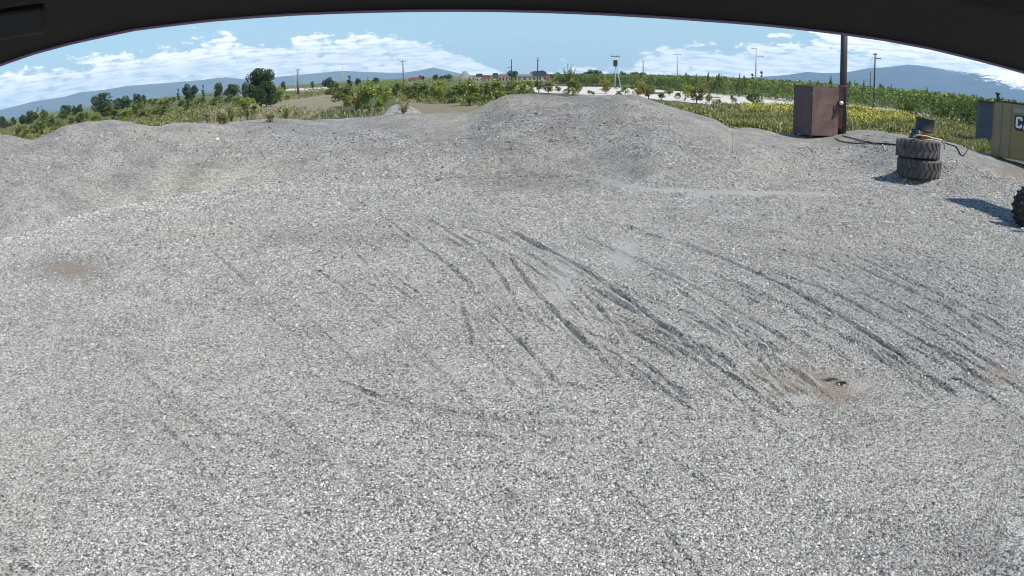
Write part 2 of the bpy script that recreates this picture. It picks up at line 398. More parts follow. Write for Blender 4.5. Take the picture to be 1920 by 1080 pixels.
# wheel ruts (pixel polylines on the yard), width m, depth m
RUTS = [([(940, 425), (1020, 465), (1100, 505), (1190, 570), (1290, 650), (1400, 728)], .13, .045),
 ([(1120, 405), (1210, 435), (1320, 470), (1430, 515), (1560, 585), (1690, 665), (1800, 740)], .13, .045),
 ([(1060, 430), (1160, 470), (1290, 530), (1430, 610), (1560, 700)], .12, .03),
 ([(750, 400), (860, 420), (960, 455), (1060, 520), (1140, 600), (1200, 690)], .12, .028),
 ([(950, 470), (990, 530), (1050, 600), (1120, 670), (1180, 735)], .11, .035),
 ([(700, 395), (780, 450), (860, 510), (890, 560)], .12, .03),
 ([(860, 560), (870, 600), (880, 660)], .10, .028),
 ([(1080, 520), (1200, 590), (1330, 660), (1400, 710)], .12, .04),
 ([(1300, 500), (1420, 545), (1560, 620), (1700, 700), (1800, 780)], .15, .03),
 ([(1400, 490), (1540, 540), (1680, 610), (1800, 680), (1900, 740)], .13, .035),
 ([(1340, 370), (1480, 395), (1620, 430), (1760, 475), (1919, 540)], .10, .03),
 ([(1400, 430), (1520, 450), (1650, 500), (1800, 570), (1940, 640)], .14, .03),
 ([(1500, 420), (1620, 445), (1760, 490), (1930, 560)], .12, .022),
 ([(1560, 480), (1680, 530), (1800, 590), (1930, 670)], .13, .03),
 ([(225, 635), (250, 680), (310, 735), (380, 780)], .12, .03),
 ([(590, 690), (680, 735), (790, 775), (900, 790)], .10, .024),
 ([(560, 710), (650, 770), (800, 800)], .08, .015),
 ([(1470, 712), (1530, 748)], .05, .016), ([(1485, 708), (1550, 745)], .05, .016), ([(1455, 716), (1510, 750)], .05, .016),
 ([(1822, 686), (1880, 712)], .045, .016), ([(1832, 684), (1895, 710)], .045, .016), ([(1842, 681), (1905, 706)], .045, .016),
 ([(510, 1015), (600, 1050), (700, 1075)], .10, .025), ([(900, 900), (1000, 970), (1080, 1010)], .10, .018),
 ([(1150, 600), (1300, 700), (1420, 800)], .12, .022), ([(1600, 540), (1760, 620), (1900, 700)], .12, .025),
 ([(1750, 640), (1850, 690)], .1, .03), ([(1040, 600), (1180, 700), (1300, 770)], .12, .02),
 ([(1250, 400), (1400, 440), (1560, 510), (1700, 570), (1900, 680)], .1, .022),
 ([(900, 360), (1080, 390), (1250, 405), (1500, 440)], .1, .018), ([(640, 380), (760, 400), (900, 420)], .1, .016),
 ([(560, 690), (700, 742), (900, 785), (1100, 800), (1320, 800)], .12, .026), ([(600, 748), (800, 802), (1000, 830), (1300, 842)], .14, .024), ([(980, 765), (1200, 788), (1460, 792)], .12, .02),
 ([(-20, 600), (150, 618), (330, 622)], .12, .024), ([(-20, 640), (160, 650), (300, 646)], .11, .02), ([(200, 800), (420, 850), (700, 880), (1000, 890)], .12, .018), ([(620, 610), (800, 640), (960, 640)], .11, .02), ([(220, 540), (420, 575), (640, 575)], .12, .022),
 ([(640, 520), (800, 545), (1000, 590), (1200, 665)], .1, .024), ([(780, 400), (900, 470), (960, 560), (990, 640)], .1, .026), ([(1180, 620), (1340, 715), (1480, 830)], .11, .024), ([(1220, 560), (1400, 640), (1580, 760)], .11, .026),
 ([(300, 560), (420, 600), (560, 610)], .12, .012), ([(480, 440), (540, 435)], .18, .05), ([(620, 452), (690, 448)], .2, .05)]
random.seed(21)
for _ in range(60):
    x0, y0 = random.uniform(1080, 1850), random.uniform(375, 700)
    sl = .16+.55*(y0-375)/330*(.6 if x0 > 1500 else 1)+random.uniform(-.05, .05); L_ = random.uniform(80, 260); q = [(x0, y0)]
    for k_ in range(3): q.append((q[-1][0]+L_/3, q[-1][1]+L_/3*sl*(1+.12*k_)))
    if q[-1][1] < 800: RUTS.append((q, random.uniform(.06, .11), random.uniform(.018, .034)))
for _ in range(16):
    x0, y0 = random.uniform(560, 1000), random.uniform(375, 640); sl = .3+(y0-375)/330; L_ = random.uniform(50, 130)
    RUTS.append(([(x0, y0), (x0+L_*.5, y0+L_*.5*sl), (x0+L_, y0+L_*sl*1.1)], random.uniform(.06, .10), random.uniform(.016, .026)))
for _ in range(60):
    x0, y0 = random.uniform(-20, 1300), random.uniform(430, 900); sl = random.choice([random.uniform(-.1, .15), random.uniform(.3, .9)]); L_ = random.uniform(80, 320)
    RUTS.append(([(x0, y0), (x0+L_*.5, y0+L_*.5*sl), (x0+L_, y0+L_*sl*1.25)], random.uniform(.06, .10), random.uniform(.012, .022)))
RUTS = [(gp(l), w*.5, dp*.9) for l, w, dp in RUTS]
# low banks of fresh gravel pushed up by the loader blade
BANKS = [(gp([(1060, 338), (1120, 339), (1150, 349), (1200, 358), (1300, 361), (1420, 365)]), .45, .14),
         (gp([(1300, 368), (1420, 362), (1560, 366)]), .3, .08), 
         (gp([(430, 300), (560, 310), (700, 305)]), .8, .12)]

def crest_at(az):
    return (np.interp(az, c_az, c_z), np.interp(az, c_az, c_D), np.interp(az, c_az, c_F))
def pile_h(az, r):
    zc, D, F_ = crest_at(az)
    t = np.clip((r-F_)/(D-F_), 0, 1)
    up = (1-(1-t)**1.55)*np.clip(.35+t*6, 0, 1)
    up = np.where(t < 1, up, 1)
    back = np.clip(1-(r-D)/(zc*1.7+.3), 0, 1)
    return zc*np.where(r <= D, up, back*back*(3-2*back))
RUT_DARK = RIM = None
def base_h(x, y, r, az, fine=True):
    h = .10*vnoise(x, y, 6.0, 1)+.05*vnoise(x, y, 2.1, 2)+.022*vnoise(x, y, .7, 3)
    yard = np.clip((34-r)/3, 0, 1)
    if fine:
        h += (.018*vnoise(x, y, .22, 4) + .010*vnoise(x, y, .09, 5))*yard
        near = (r < 36) & (np.abs(az) < 60)
        xs, ys = x[near], y[near]; acc = np.zeros(xs.shape); rut_dark = np.zeros(xs.shape); rimm = np.zeros(xs.shape)
        for P_, w, dp in RUTS:
            P2 = np.array(P_); mg = 1.0
            s = (xs > P2[:, 0].min()-mg) & (xs < P2[:, 0].max()+mg) & (ys > P2[:, 1].min()-mg) & (ys < P2[:, 1].max()+mg)
            if not s.any(): continue
            dd, sd, tt, L = polydist(xs[s], ys[s], P_)
            dd = np.abs(dd + .05*vnoise(xs[s], ys[s], .5, 11)+.03*vnoise(xs[s], ys[s], .15, 12)); u = dd/w
            fade = np.clip(np.minimum(tt, L-tt)/(.12*L+.01), 0, 1)*(.85+.6*vnoise(xs[s], ys[s], .8, 13))*(.8+np.hypot(xs[s], ys[s])/22)
            rimm[s] = np.maximum(rimm[s], fade*np.exp(-(u-1.9)**2*1.8)*.55)
            rut_dark[s] = np.maximum(rut_dark[s], fade*np.exp(-u*u*1.1)*min(1, dp*26))  # darker tone along the middle of each rut
            acc[s] += fade*dp*(-1.25*np.exp(-u*u*1.6) + .85*np.exp(-(u-1.5)**2*2.2))
        for P_, w, hh in BANKS:
            dd, sd, tt, L = polydist(xs, ys, P_)
            fade = np.clip(np.minimum(tt, L-tt)/(.15*L), 0, 1)
            acc += fade*hh*np.exp(-(dd/w)**2)
        # faint parallel scrape marks, direction of most of the ruts
        q = (xs*.55+ys*.83)
        acc += .03*vnoise(q*1.0+.2*vnoise(xs, ys, 1.5, 8), (xs*.83-ys*.55)*.12, .28, 9)*np.clip((xs+6)/8, .15, 1)
        h[near] += np.clip(acc, -.07, .06); RUT_DARK[near] = rut_dark; RIM[near] = rimm
    return h*np.clip(r/2, 0, 1)

azs = np.concatenate([np.arange(-46, 46.001, .085), np.arange(48, 314, 2.5)]); NA = len(azs)
dep = np.arange(44, 4.6, -.075)
rs = np.concatenate([[.02, 1.0, 2.0, 2.8], EYE/np.tan(np.radians(dep)), np.geomspace(EYE/math.tan(rad(4.6))+.8, 62, 34), np.geomspace(66, 14000, 70)]); NR = len(rs)
A2, R2 = np.meshgrid(azs, rs, indexing='ij')
AZW = np.where(A2 > 180, A2-360, A2)
X2, Y2 = R2*np.sin(np.radians(A2)), R2*np.cos(np.radians(A2))
RUT_DARK = np.zeros(X2.shape); RIM = np.zeros(X2.shape); B2 = base_h(X2, Y2, R2, AZW)
PH = pile_h(AZW, R2)*np.clip((62-np.abs(AZW))/10, 0, 1)
PH += np.clip(PH, 0, 1)*(.22*vnoise(X2, Y2, 2.6, 21)+.12*vnoise(X2, Y2, .9, 22)+.05*vnoise(X2, Y2, .35, 23))*np.clip((34-R2)/3, 0, 1)*.8
PH = np.maximum(PH, 0)
DD = np.interp(AZW, c_az, c_D); ZC = np.interp(AZW, c_az, c_z)
bank = np.where(AZW > AZ_R, PH, 0)
far = np.clip((R2-300)/3000, 0, 1)
Zg = B2*np.clip((400-R2)/300, .0, 1)*1.0 + bank - .0*far
soil = np.clip((R2-(DD+np.where(AZW > AZ_R, .6, 1.2)*ZC))/1.5+.3, 0, 1)
soil = np.where(np.abs(AZW) > 62, np.clip((R2-30)/4, 0, 1), soil)
PX, PY = project(np.stack([X2, Y2, Zg], -1).reshape(-1, 3)); PX = PX.reshape(X2.shape); PY = PY.reshape(X2.shape)
def inpoly(px, py, poly):
    c = np.zeros(px.shape, bool); j = len(poly)-1
    for i in range(len(poly)):
        xi, yi = poly[i]; xj, yj = poly[j]
        with np.errstate(divide='ignore', invalid='ignore'):
            c ^= ((yi > py) != (yj > py)) & (px < (xj-xi)*(py-yi)/(yj-yi+1e-9)+xi)
        j = i
    return c
front = np.abs(AZW) < 60
BARE = [[(375, 235), (400, 205), (470, 195), (540, 182), (600, 176), (650, 180), (640, 200), (590, 215), (560, 235)],
        [(700, 178), (760, 182), (800, 190), (880, 196), (930, 205), (900, 222), (780, 222), (760, 195)],
        [(540, 166), (600, 164), (620, 169), (560, 173)], [(440, 172), (520, 168), (520, 176), (450, 180)]]
bare = np.zeros(X2.shape)
for q in BARE: bare[inpoly(PX, PY, q) & front & (R2 > 30)] = 1.0
def blob(px, py, rx, ry, ang=0):
    ca, sa = math.cos(ang), math.sin(ang); u = (PX-px)*ca+(PY-py)*sa; v = -(PX-px)*sa+(PY-py)*ca
    return np.where(front, np.clip(1.15-np.sqrt((u/rx)**2+(v/ry)**2)*.65, 0, 1), 0)
mx = lambda *a: np.maximum.reduce(a)
clay = mx(blob(1535, 728, 105, 34, .1)*1.0, blob(1870, 700, 60, 26, .2)*.75, blob(1750, 1040, 60, 40)*.5, blob(1700, 290, 60, 25)*.3, blob(1430, 700, 50, 25)*.6, blob(1905, 322, 40, 12), blob(130, 505, 90, 26)*.8, blob(1490, 350, 60, 30)*.35, blob(860, 250, 60, 30)*.5, blob(1620, 790, 130, 20)*.5)
oil = mx(blob(1558, 712, 34, 7)*.62, blob(1578, 719, 24, 9)*.68)
fines = mx(RIM, blob(1053, 530, 26, 52), blob(1170, 478, 34, 36), blob(1700, 1050, 120, 40)*.5, blob(1240, 432, 30, 12)*.7, blob(1000, 352, 15, 18)*.7, blob(1610, 725, 30, 18)*.7,  # first two blobs paint lens smudges onto the yard as pale patches
           blob(1580, 300, 50, 40)*.4, blob(1500, 750, 40, 14)*.9, blob(1450, 285, 70, 25)*.5)
coarse = mx(blob(1075, 250, 190, 75)*1.0, blob(1010, 342, 140, 16)*1.0, blob(60, 320, 150, 60)*.55, blob(620, 270, 240, 30)*.35, blob(1700, 560, 260, 90, .35)*.4, RUT_DARK*.42, blob(1860, 1045, 110, 50)*.8, blob(600, 445, 130, 14)*.7, np.where((PH > 0), np.clip(PH*.6, 0, .45)+.25*vnoise(X2, Y2, 1.7, 41), 0))
_nr = front & (R2 < 34) & (R2 > 14)
for P_, w_, h_ in BANKS[:2]:
    dd_, _s, _tt, _L = polydist(X2[_nr]+.1*vnoise(X2[_nr], Y2[_nr], .6, 31), Y2[_nr], P_); fines[_nr] = np.maximum(fines[_nr], .95*np.exp(-(dd_/.26)**2)*1.6)
attrs = dict(soil=soil, bare=bare, clay=clay, oil=oil, fines=fines, coarse=coarse)

def grid_faces(mask=None, wrap=True):
    ia = np.arange(NA); ja = np.arange(NR-1); I, J = np.meshgrid(ia, ja, indexing='ij'); I2 = (I+1) % NA
    if mask is not None:
        m_ = mask[I, J] & (I < NA-1); I, J, I2 = I[m_], J[m_], I2[m_]
    else: I, J, I2 = I.ravel(), J.ravel(), I2.ravel()
    return np.stack([I*NR+J, I2*NR+J, I2*NR+J+1, I*NR+J+1], -1)[:, ::-1]
# loose crushed stones lying on the yard and the heaps, joined to the sheet or heap that carries them
def heights(x, y, Z):
    r = np.hypot(x, y); a = np.degrees(np.arctan2(x, y)); u = np.clip((a+46)/.085, 0, 1081.999); i = u.astype(int); fu = u-i
    j = np.clip(np.searchsorted(rs, r), 1, NR-1); t = (r-rs[j-1])/(rs[j]-rs[j-1])
    q = lambda ii, jj: Z[ii, jj]
    return (q(i, j-1)*(1-t)+q(i, j)*t)*(1-fu)+(q(i+1, j-1)*(1-t)+q(i+1, j)*t)*fu
_rs = np.random.default_rng(99)
def ray_np(px, py):
    x, y = px-960.0, 540.0-py; r = np.hypot(x, y)+1e-9; th = r/FL
    return (np.array(R_)[None]*(np.sin(th)*x/r)[:, None]+np.array(U_)[None]*(np.sin(th)*y/r)[:, None]+np.array(FH)[None]*np.cos(th)[:, None])
_n = 1150000
_px, _py = _rs.uniform(-60, 1980, _n), _rs.uniform(200, 1130, _n); _d = ray_np(_px, _py); _ok = _d[:, 2] < -.06; _d = _d[_ok]
_t = -EYE/_d[:, 2]; sxy = _d[:, :2]*_t[:, None]
for _ in range(6):                                     # march to the relief
    zz = heights(sxy[:, 0], sxy[:, 1], Zg+np.where(AZW <= AZ_R, PH, 0)); tn = (zz-EYE)/_d[:, 2]; tn = np.clip(tn, 2, 60)
    sxy = .4*sxy+.6*_d[:, :2]*tn[:, None]
_r = np.hypot(sxy[:, 0], sxy[:, 1]); _a = np.degrees(np.arctan2(sxy[:, 0], sxy[:, 1]))
_keep = (_r < 36) & (np.abs(_a) < 45.9) & (_rs.random(len(_r)) < np.clip((_r/10)**1.1, .30, 1)*.55)
_keep &= heights(sxy[:, 0], sxy[:, 1], soil) < .35
fin = heights(sxy[:, 0], sxy[:, 1], mx(fines*1.0, oil*1.5, clay*1.25)); _keep &= _rs.random(len(_r)) > np.clip(fin*1.1-.15, 0, .95)
sxy = sxy[_keep]; _r = _r[_keep]; _a = _a[_keep]; _ph = heights(sxy[:, 0], sxy[:, 1], PH)
def stones_for(sel):
    x, y, r = sxy[sel, 0], sxy[sel, 1], _r[sel]; n = len(x); z = heights(x, y, Zg+np.where(AZW <= AZ_R, PH, 0))
    s_ = _rs.uniform(.5, 1.0, n)**1.6*.0135*np.maximum(1, r/8)**.95; s_ *= np.where(_rs.random(n) < .02, 1.7, 1)
    base = np.array([[1, 0, 0], [0, 1, 0], [-1, 0, 0], [0, -1, 0], [0, 0, .75], [0, 0, -.75]])
    V = base[None]*_rs.uniform(.6, 1.25, (n, 6, 1))+_rs.normal(size=(n, 6, 3))*.18
    ca, sa = np.cos(_rs.uniform(0, 6.28, n)), np.sin(_rs.uniform(0, 6.28, n)); tl = _rs.normal(size=n)*.5
    X = V[:, :, 0]*ca[:, None]-V[:, :, 1]*sa[:, None]; Y = V[:, :, 0]*sa[:, None]+V[:, :, 1]*ca[:, None]; Z = V[:, :, 2]
    Y, Z = Y*np.cos(tl)[:, None]-Z*np.sin(tl)[:, None], Y*np.sin(tl)[:, None]+Z*np.cos(tl)[:, None]
    V = np.stack([X, Y, Z], -1)*s_[:, None, None]+np.stack([x, y, z+s_*.25], -1)[:, None]
    T = np.array([[0, 1, 4], [1, 2, 4], [2, 3, 4], [3, 0, 4], [1, 0, 5], [2, 1, 5], [3, 2, 5], [0, 3, 5]])
    return V.reshape(-1, 3), (np.arange(n)[:, None, None]*6+T[None]).reshape(-1, 3), np.repeat(heights(x, y, coarse), 6)
def grid_obj(name, Z, F, mat, attrs, sel):
    used = np.unique(F); remap = np.full(NA*NR, -1, np.int64); remap[used] = np.arange(len(used))
    V = np.stack([X2, Y2, Z], -1).reshape(-1, 3)[used]; Fq = remap[F]; V2, F2, sh = stones_for(sel); F2 = F2+len(V)
    me = bpy.data.meshes.new(name); Va = np.concatenate([V, V2]).astype(np.float32); me.vertices.add(len(Va)); me.vertices.foreach_set('co', Va.ravel())
    lv = np.concatenate([Fq.ravel(), F2.ravel()]).astype(np.int32); me.loops.add(len(lv)); me.loops.foreach_set('vertex_index', lv)
    me.polygons.add(len(Fq)+len(F2)); st = np.concatenate([np.arange(len(Fq))*4, len(Fq)*4+np.arange(len(F2))*3]).astype(np.int32); me.polygons.foreach_set('loop_start', st)
    me.polygons.foreach_set('loop_total', np.concatenate([np.full(len(Fq), 4), np.full(len(F2), 3)]).astype(np.int32))
    me.materials.append(MATS[mat]); me.materials.append(MATS['loose_stone'])
    me.polygons.foreach_set('material_index', np.concatenate([np.zeros(len(Fq)), np.ones(len(F2))]).astype(np.int32)); me.update(calc_edges=True)
    o = link(bpy.data.objects.new(name, me))
    for k, v in list(attrs.items())+[('shade', None)]:
        val = np.concatenate([v.ravel()[used] if v is not None else np.zeros(len(used)), sh if k == 'shade' else np.zeros(len(V2))])
        at = me.attributes.new(k, 'FLOAT', 'POINT'); at.data.foreach_set('value', val.astype(np.float32))
    return o
onheap = (_ph > .03) & (_a < AZ_R)
ground = grid_obj('ground', Zg, grid_faces(), 'gravel_ground', attrs, ~onheap); tag(ground, kind='structure')
pa = {k: attrs[k] for k in ('clay', 'oil', 'fines', 'coarse')}
act = (PH > .0) & (np.abs(AZW) < 62) & (R2 < 45)
def dil(m_):
    o = m_.copy(); o[1:] |= m_[:-1]; o[:-1] |= m_[1:]; o[:, 1:] |= m_[:, :-1]; o[:, :-1] |= m_[:, 1:]; return o
act = dil(act)
step = .0851
for lo, hi, lab in ((-62, AZ_L, 'rounded grey gravel mound at the far left edge of the yard'),
                    (AZ_L, AZ_M, 'long low gravel ridge between the left mound and the tall central heap'),
                    (AZ_M, AZ_R, 'tallest and widest grey gravel heap with a flat top in the middle')):
    lo_i = lo if lo > -60 else -62
    mk_ = act & (AZW >= lo_i) & (AZW < hi)
    o = grid_obj('gravel_heap', B2+PH-.02*np.clip(1-PH/.12, 0, 1), grid_faces(mk_), 'gravel_pile', pa, onheap & (_a >= lo) & (_a < hi))
    tag(o, lab, 'gravel heap', 'gravel heaps round the yard')
_cache = {}
def ground_z(x, y):
    r = math.hypot(x, y); a = math.degrees(math.atan2(x, y))
    i = int(np.argmin(np.abs(np.where(azs > 180, azs-360, azs)-a))); j = int(np.searchsorted(rs, r)); j = min(max(j, 1), NR-1)
    t = (r-rs[j-1])/(rs[j]-rs[j-1]); Zt = (B2+PH)[i] if r < 45 and abs(a) < 60 else Zg[i]
    return float(Zt[j-1]*(1-t)+Zt[j]*t)

# small separate mound of pale gravel behind the ridge
def mound(px, py_base, w, h, dist, label):
    c = At(px, py_base, dist); n = 48
    V, F = [], []
    rg = np.linspace(0, 1, 16)
    for i, t in enumerate(rg):
        for k in range(n):
            a = 2*math.pi*k/n; rr = w*t*(1+.18*math.sin(3*a+1)+.1*math.sin(5*a))
            z = h*(math.cos(t*math.pi)*.5+.5)*(1+.15*math.sin(4*a)*t)+.05*random.uniform(-1, 1)
            V.append((c.x+rr*math.cos(a), c.y+rr*math.sin(a), z-.02))
    for i in range(15):
        for k in range(n): F.append((i*n+k, i*n+(k+1) % n, (i+1)*n+(k+1) % n, (i+1)*n+k))
    o = mesh_np('gravel_heap', V, F, ['gravel_pile'], smooth=True)
    o.data.flip_normals() if False else None
    return tag(o, label, 'gravel heap', 'gravel heaps round the yard')
random.seed(3)
mound(747, 216, 2.6, 1.95, 37, 'small pale overgrown gravel mound behind the low ridge with weeds on it')

# ------------------------------------------------------------------ pale road behind the shrubs
def strip(name, edges, z=.03):
    V, F = [], []
    for (a, b) in edges:
        p, q = G(a[0], a[1], z), G(b[0], b[1], z); V += [tuple(p), tuple(q)]
    for i in range(len(edges)-1): F.append((2*i, 2*i+1, 2*i+3, 2*i+2))
    o = mesh_np(name, V, F, ['road_dust']); return tag(o, kind='structure')
strip('road', [((880, 158), (880, 160)), ((960, 160), (960, 167)), ((1000, 161), (1000, 173)), ((1060, 162), (1060, 176)), ((1130, 163), (1130, 179)), ((1200, 166), (1200, 185)),
      ((1260, 170), (1260, 189)), ((1320, 174), (1320, 195)), ((1380, 177), (1380, 200)), ((1440, 182), (1440, 203)), ((1500, 187), (1500, 206)), ((1560, 193), (1560, 205)), ((1640, 200), (1640, 208)), ((1700, 207), (1700, 213)), ((1750, 215), (1750, 220)), ((1800, 224), (1800, 229))])
strip('path', [((520, 168), (520, 171)), ((560, 166), (560, 169)), ((620, 163), (620, 167))])

# ------------------------------------------------------------------ vegetation generators
def leaves(cent, size, rng, up=.3, aspect=.6, tri=False):
    n = len(cent); d1 = rng.normal(size=(n, 3)); d1[:, 2] = d1[:, 2]*.7+up; d1 /= np.linalg.norm(d1, axis=1, keepdims=True)
    d2 = np.cross(d1, rng.normal(size=(n, 3))); d2 /= np.linalg.norm(d2, axis=1, keepdims=True)
    s = size*rng.uniform(.6, 1.4, n)[:, None] if not hasattr(size, 'shape') else size[:, None]
    a, b_ = d1*s, d2*s*aspect
    V = np.stack([cent-a*.9, cent+b_*.6, cent+a, cent-b_*.6], 1).reshape(-1, 3)
    return V, np.arange(4*n).reshape(n, 4)
def crown_pts(rng, n, w, h, z0, blobs=14, hollow=.5, rag=1.0):
    """points in a set of overlapping clumps; w, h full sizes"""
    k = blobs; ang = rng.uniform(0, 2*np.pi, k); rr = np.sqrt(rng.random(k))*.36*w; hz = rng.random(k)
    taper = np.sqrt(np.clip(1-(hz*1.0-.35)**2*1.6, .1, 1))
    bc = np.stack([rr*np.cos(ang)*taper, rr*np.sin(ang)*taper, z0+h*(.12+.76*hz)], 1)
    br = rng.uniform(.09, .21, k)*w*rag
    idx = rng.integers(0, k, n); dv = rng.normal(size=(n, 3)); dv /= np.linalg.norm(dv, axis=1, keepdims=True)
    q = (hollow+(1-hollow)*rng.random(n))**.6
    p = bc[idx]+dv*(br[idx]*q)[:, None]*np.array([1, 1, min(1.2, h/w*1.1)])
    return p, bc
def stems(bc, z0, r0, k, rng, mb):
    mb.tube([(0, 0, -.1), (rng.uniform(-.03, .03), 0, z0*.6+.05), (0, 0, z0+.15)], [r0, r0*.8, r0*.6], 6)
    for p in bc[:k]:
        mid = Vector(p)*.5+Vector((0, 0, z0*.4)); mb.tube([(0, 0, z0*.6), mid, Vector(p)], [r0*.55, r0*.35, r0*.12], 5)
RN = np.random.default_rng(42)
def make_tree(name, w, h, z0, n, leaf, lmat, blobs=14, seed=1, r0=.06, hollow=.4, shoots=0, rag=1.0, up=.3):
    rng = np.random.default_rng(seed); t = empty(name)
    p, bc = crown_pts(rng, n, w, h-z0, z0, blobs, hollow, rag)
    if shoots:                                        # upright shoots sticking out of the crown
        sp_, = [[]]
        for i in range(shoots):
            b0 = bc[rng.integers(len(bc))]; L = rng.uniform(.15, .35)*h; dr = np.array([rng.normal()*.35, rng.normal()*.35, 1.0])
            u = rng.random(14)[:, None]; sp_.append(b0+dr*u*L+rng.normal(size=(14, 3))*.04*w*.5)
        p = np.concatenate([p]+sp_)
    V, F = leaves(p, leaf, rng, up)
    mesh_np('crown', V, F, [lmat], t)
    mb = MB(); stems(bc, z0, r0, 6, rng, mb); mb.build('trunk', 'bark', t)
    return t
def place(t, loc, s=1.0, sz=None, rz=0.0):
    t.location = loc; t.rotation_euler = (0, 0, rz); t.scale = (s, s, sz or s); return t
def spot(px, py):
    p = G(px, py); p.z = ground_z(p.x, p.y)-.02 if p.length < 45 else 0; return p

# young fruit trees and shrubs behind the gravel: px, base py, top py, width px, tone
SHR = [(42, 262, 233, 26, 'y'), (80, 256, 205, 42, 'g'), (103, 250, 215, 30, 'g'), (150, 236, 209, 42, 'g'), (182, 232, 212, 26, 'y'), (212, 226, 196, 42, 'g'), (262, 222, 188, 38, 'g'), (238, 228, 205, 30, 'y'),
 (306, 220, 184, 40, 'g'), (348, 210, 183, 32, 'g'), (376, 201, 180, 24, 'g'), (404, 199, 179, 26, 'g'), (430, 194, 176, 24, 'g'), (464, 226, 180, 40, 'y'), (447, 200, 181, 20, 'g'), (500, 200, 170, 34, 'y'),
 (527, 192, 163, 34, 'y'), (626, 182, 153, 30, 'g'), (648, 200, 156, 44, 'g'), (668, 212, 160, 42, 'r'), (694, 218, 152, 46, 'y'), (718, 200, 158, 34, 'y'), (742, 182, 151, 40, 'g'), (774, 188, 150, 44, 'g'), (800, 190, 152, 36, 'g'),
 (826, 193, 150, 40, 'y'), (852, 194, 154, 34, 'g'), (880, 198, 149, 46, 'y'), (906, 192, 150, 34, 'g'), (930, 190, 148, 40, 'y'), (950, 186, 149, 34, 'g'), (968, 184, 147, 32, 'y'), (988, 178, 147, 30, 'y'), (1010, 174, 148, 20, 'g'),
 (1028, 176, 145, 26, 'r'), (1074, 181, 147, 32, 'y'), (1085, 176, 150, 20, 'r'), (1136, 176, 148, 30, 'r'), (1196, 182, 150, 34, 'r'), (1216, 186, 152, 34, 'r'), (1284, 190, 156, 36, 'y'), (1306, 194, 154, 34, 'r'),
 (1374, 194, 176, 14, 'g'), (1416, 200, 166, 34, 'g'), (1700, 214, 196, 34, 'y'), (1760, 226, 205, 30, 'y'), (10, 240, 224, 30, 'g'), (118, 226, 206, 26, 'g'), (286, 200, 184, 26, 'g'), (322, 196, 182, 24, 'g')]
protos = {'y': [make_tree('young_fruit_tree', 2.0, 2.4, .35, 1500, .10, 'leaf_yellow', 13, s_, .05, shoots=16) for s_ in (1, 2, 3)],
          'g': [make_tree('young_fruit_tree', 2.0, 2.2, .3, 1500, .10, 'leaf_green', 13, s_, .05, shoots=14) for s_ in (4, 5, 6)],
          'r': [make_tree('young_fruit_tree', 2.0, 2.4, .4, 1300, .10, 'leaf_yellow', 11, s_, .05, shoots=22) for s_ in (7, 8)]}
leafmat('leaf_bronze', (.10, .10, .03), (.27, .25, .06), (.36, .27, .10))
for t in protos['r']: t.children[0].data.materials[0] = MATS['leaf_bronze']
used = set(); random.seed(11)
ORD = ['first', 'second', 'third', 'fourth', 'fifth', 'sixth', 'seventh', 'eighth', 'ninth', 'tenth', 'eleventh', 'twelfth', 'thirteenth', 'fourteenth', 'fifteenth', 'sixteenth', 'seventeenth', 'eighteenth', 'nineteenth', 'twentieth']
TONE = {'y': 'yellow-green', 'g': 'mid-green', 'r': 'bronze-tipped'}
cnt = {}
SHR += [(1046, 172, 160, 14, 'g'), (1108, 180, 168, 14, 'g'), (1160, 181, 168, 12, 'g'), (1172, 178, 158, 16, 'y'), (1240, 188, 172, 16, 'g'), (1256, 180, 160, 18, 'r'), (1330, 193, 176, 18, 'y'), (1346, 196, 184, 14, 'g')]
SHR.sort()
for px, by, ty, w, tone in SHR:
    g = G(px, by); dist = math.hypot(g.x, g.y); z = 0.0
    if dist < 46: z = max(0, ground_z(g.x, g.y)*.5)
    hh = (by-ty)/ppm(dist); ww = w/ppm(dist)
    pr = random.choice(protos[tone])
    if pr.name in used: t = copy_tree(pr)
    else: t = pr; used.add(pr.name)
    t.location = (g.x, g.y, z); t.rotation_euler = (0, 0, random.uniform(0, 6.28)); t.scale = (ww/1.65, ww/1.65, hh/2.5)
    reg = ('behind the left gravel mound' if px < 285 else 'behind the low gravel ridge' if px < 890 else 'by the pale road' if px < 1480 else 'in the weeds right of the cabinet')
    k = (tone, reg); cnt[k] = cnt.get(k, 0)+1
    tag(t, f'{TONE[tone]} young tree, {ORD[cnt[k]-1]} from left {reg}', 'young tree', 'young fruit trees behind the gravel')

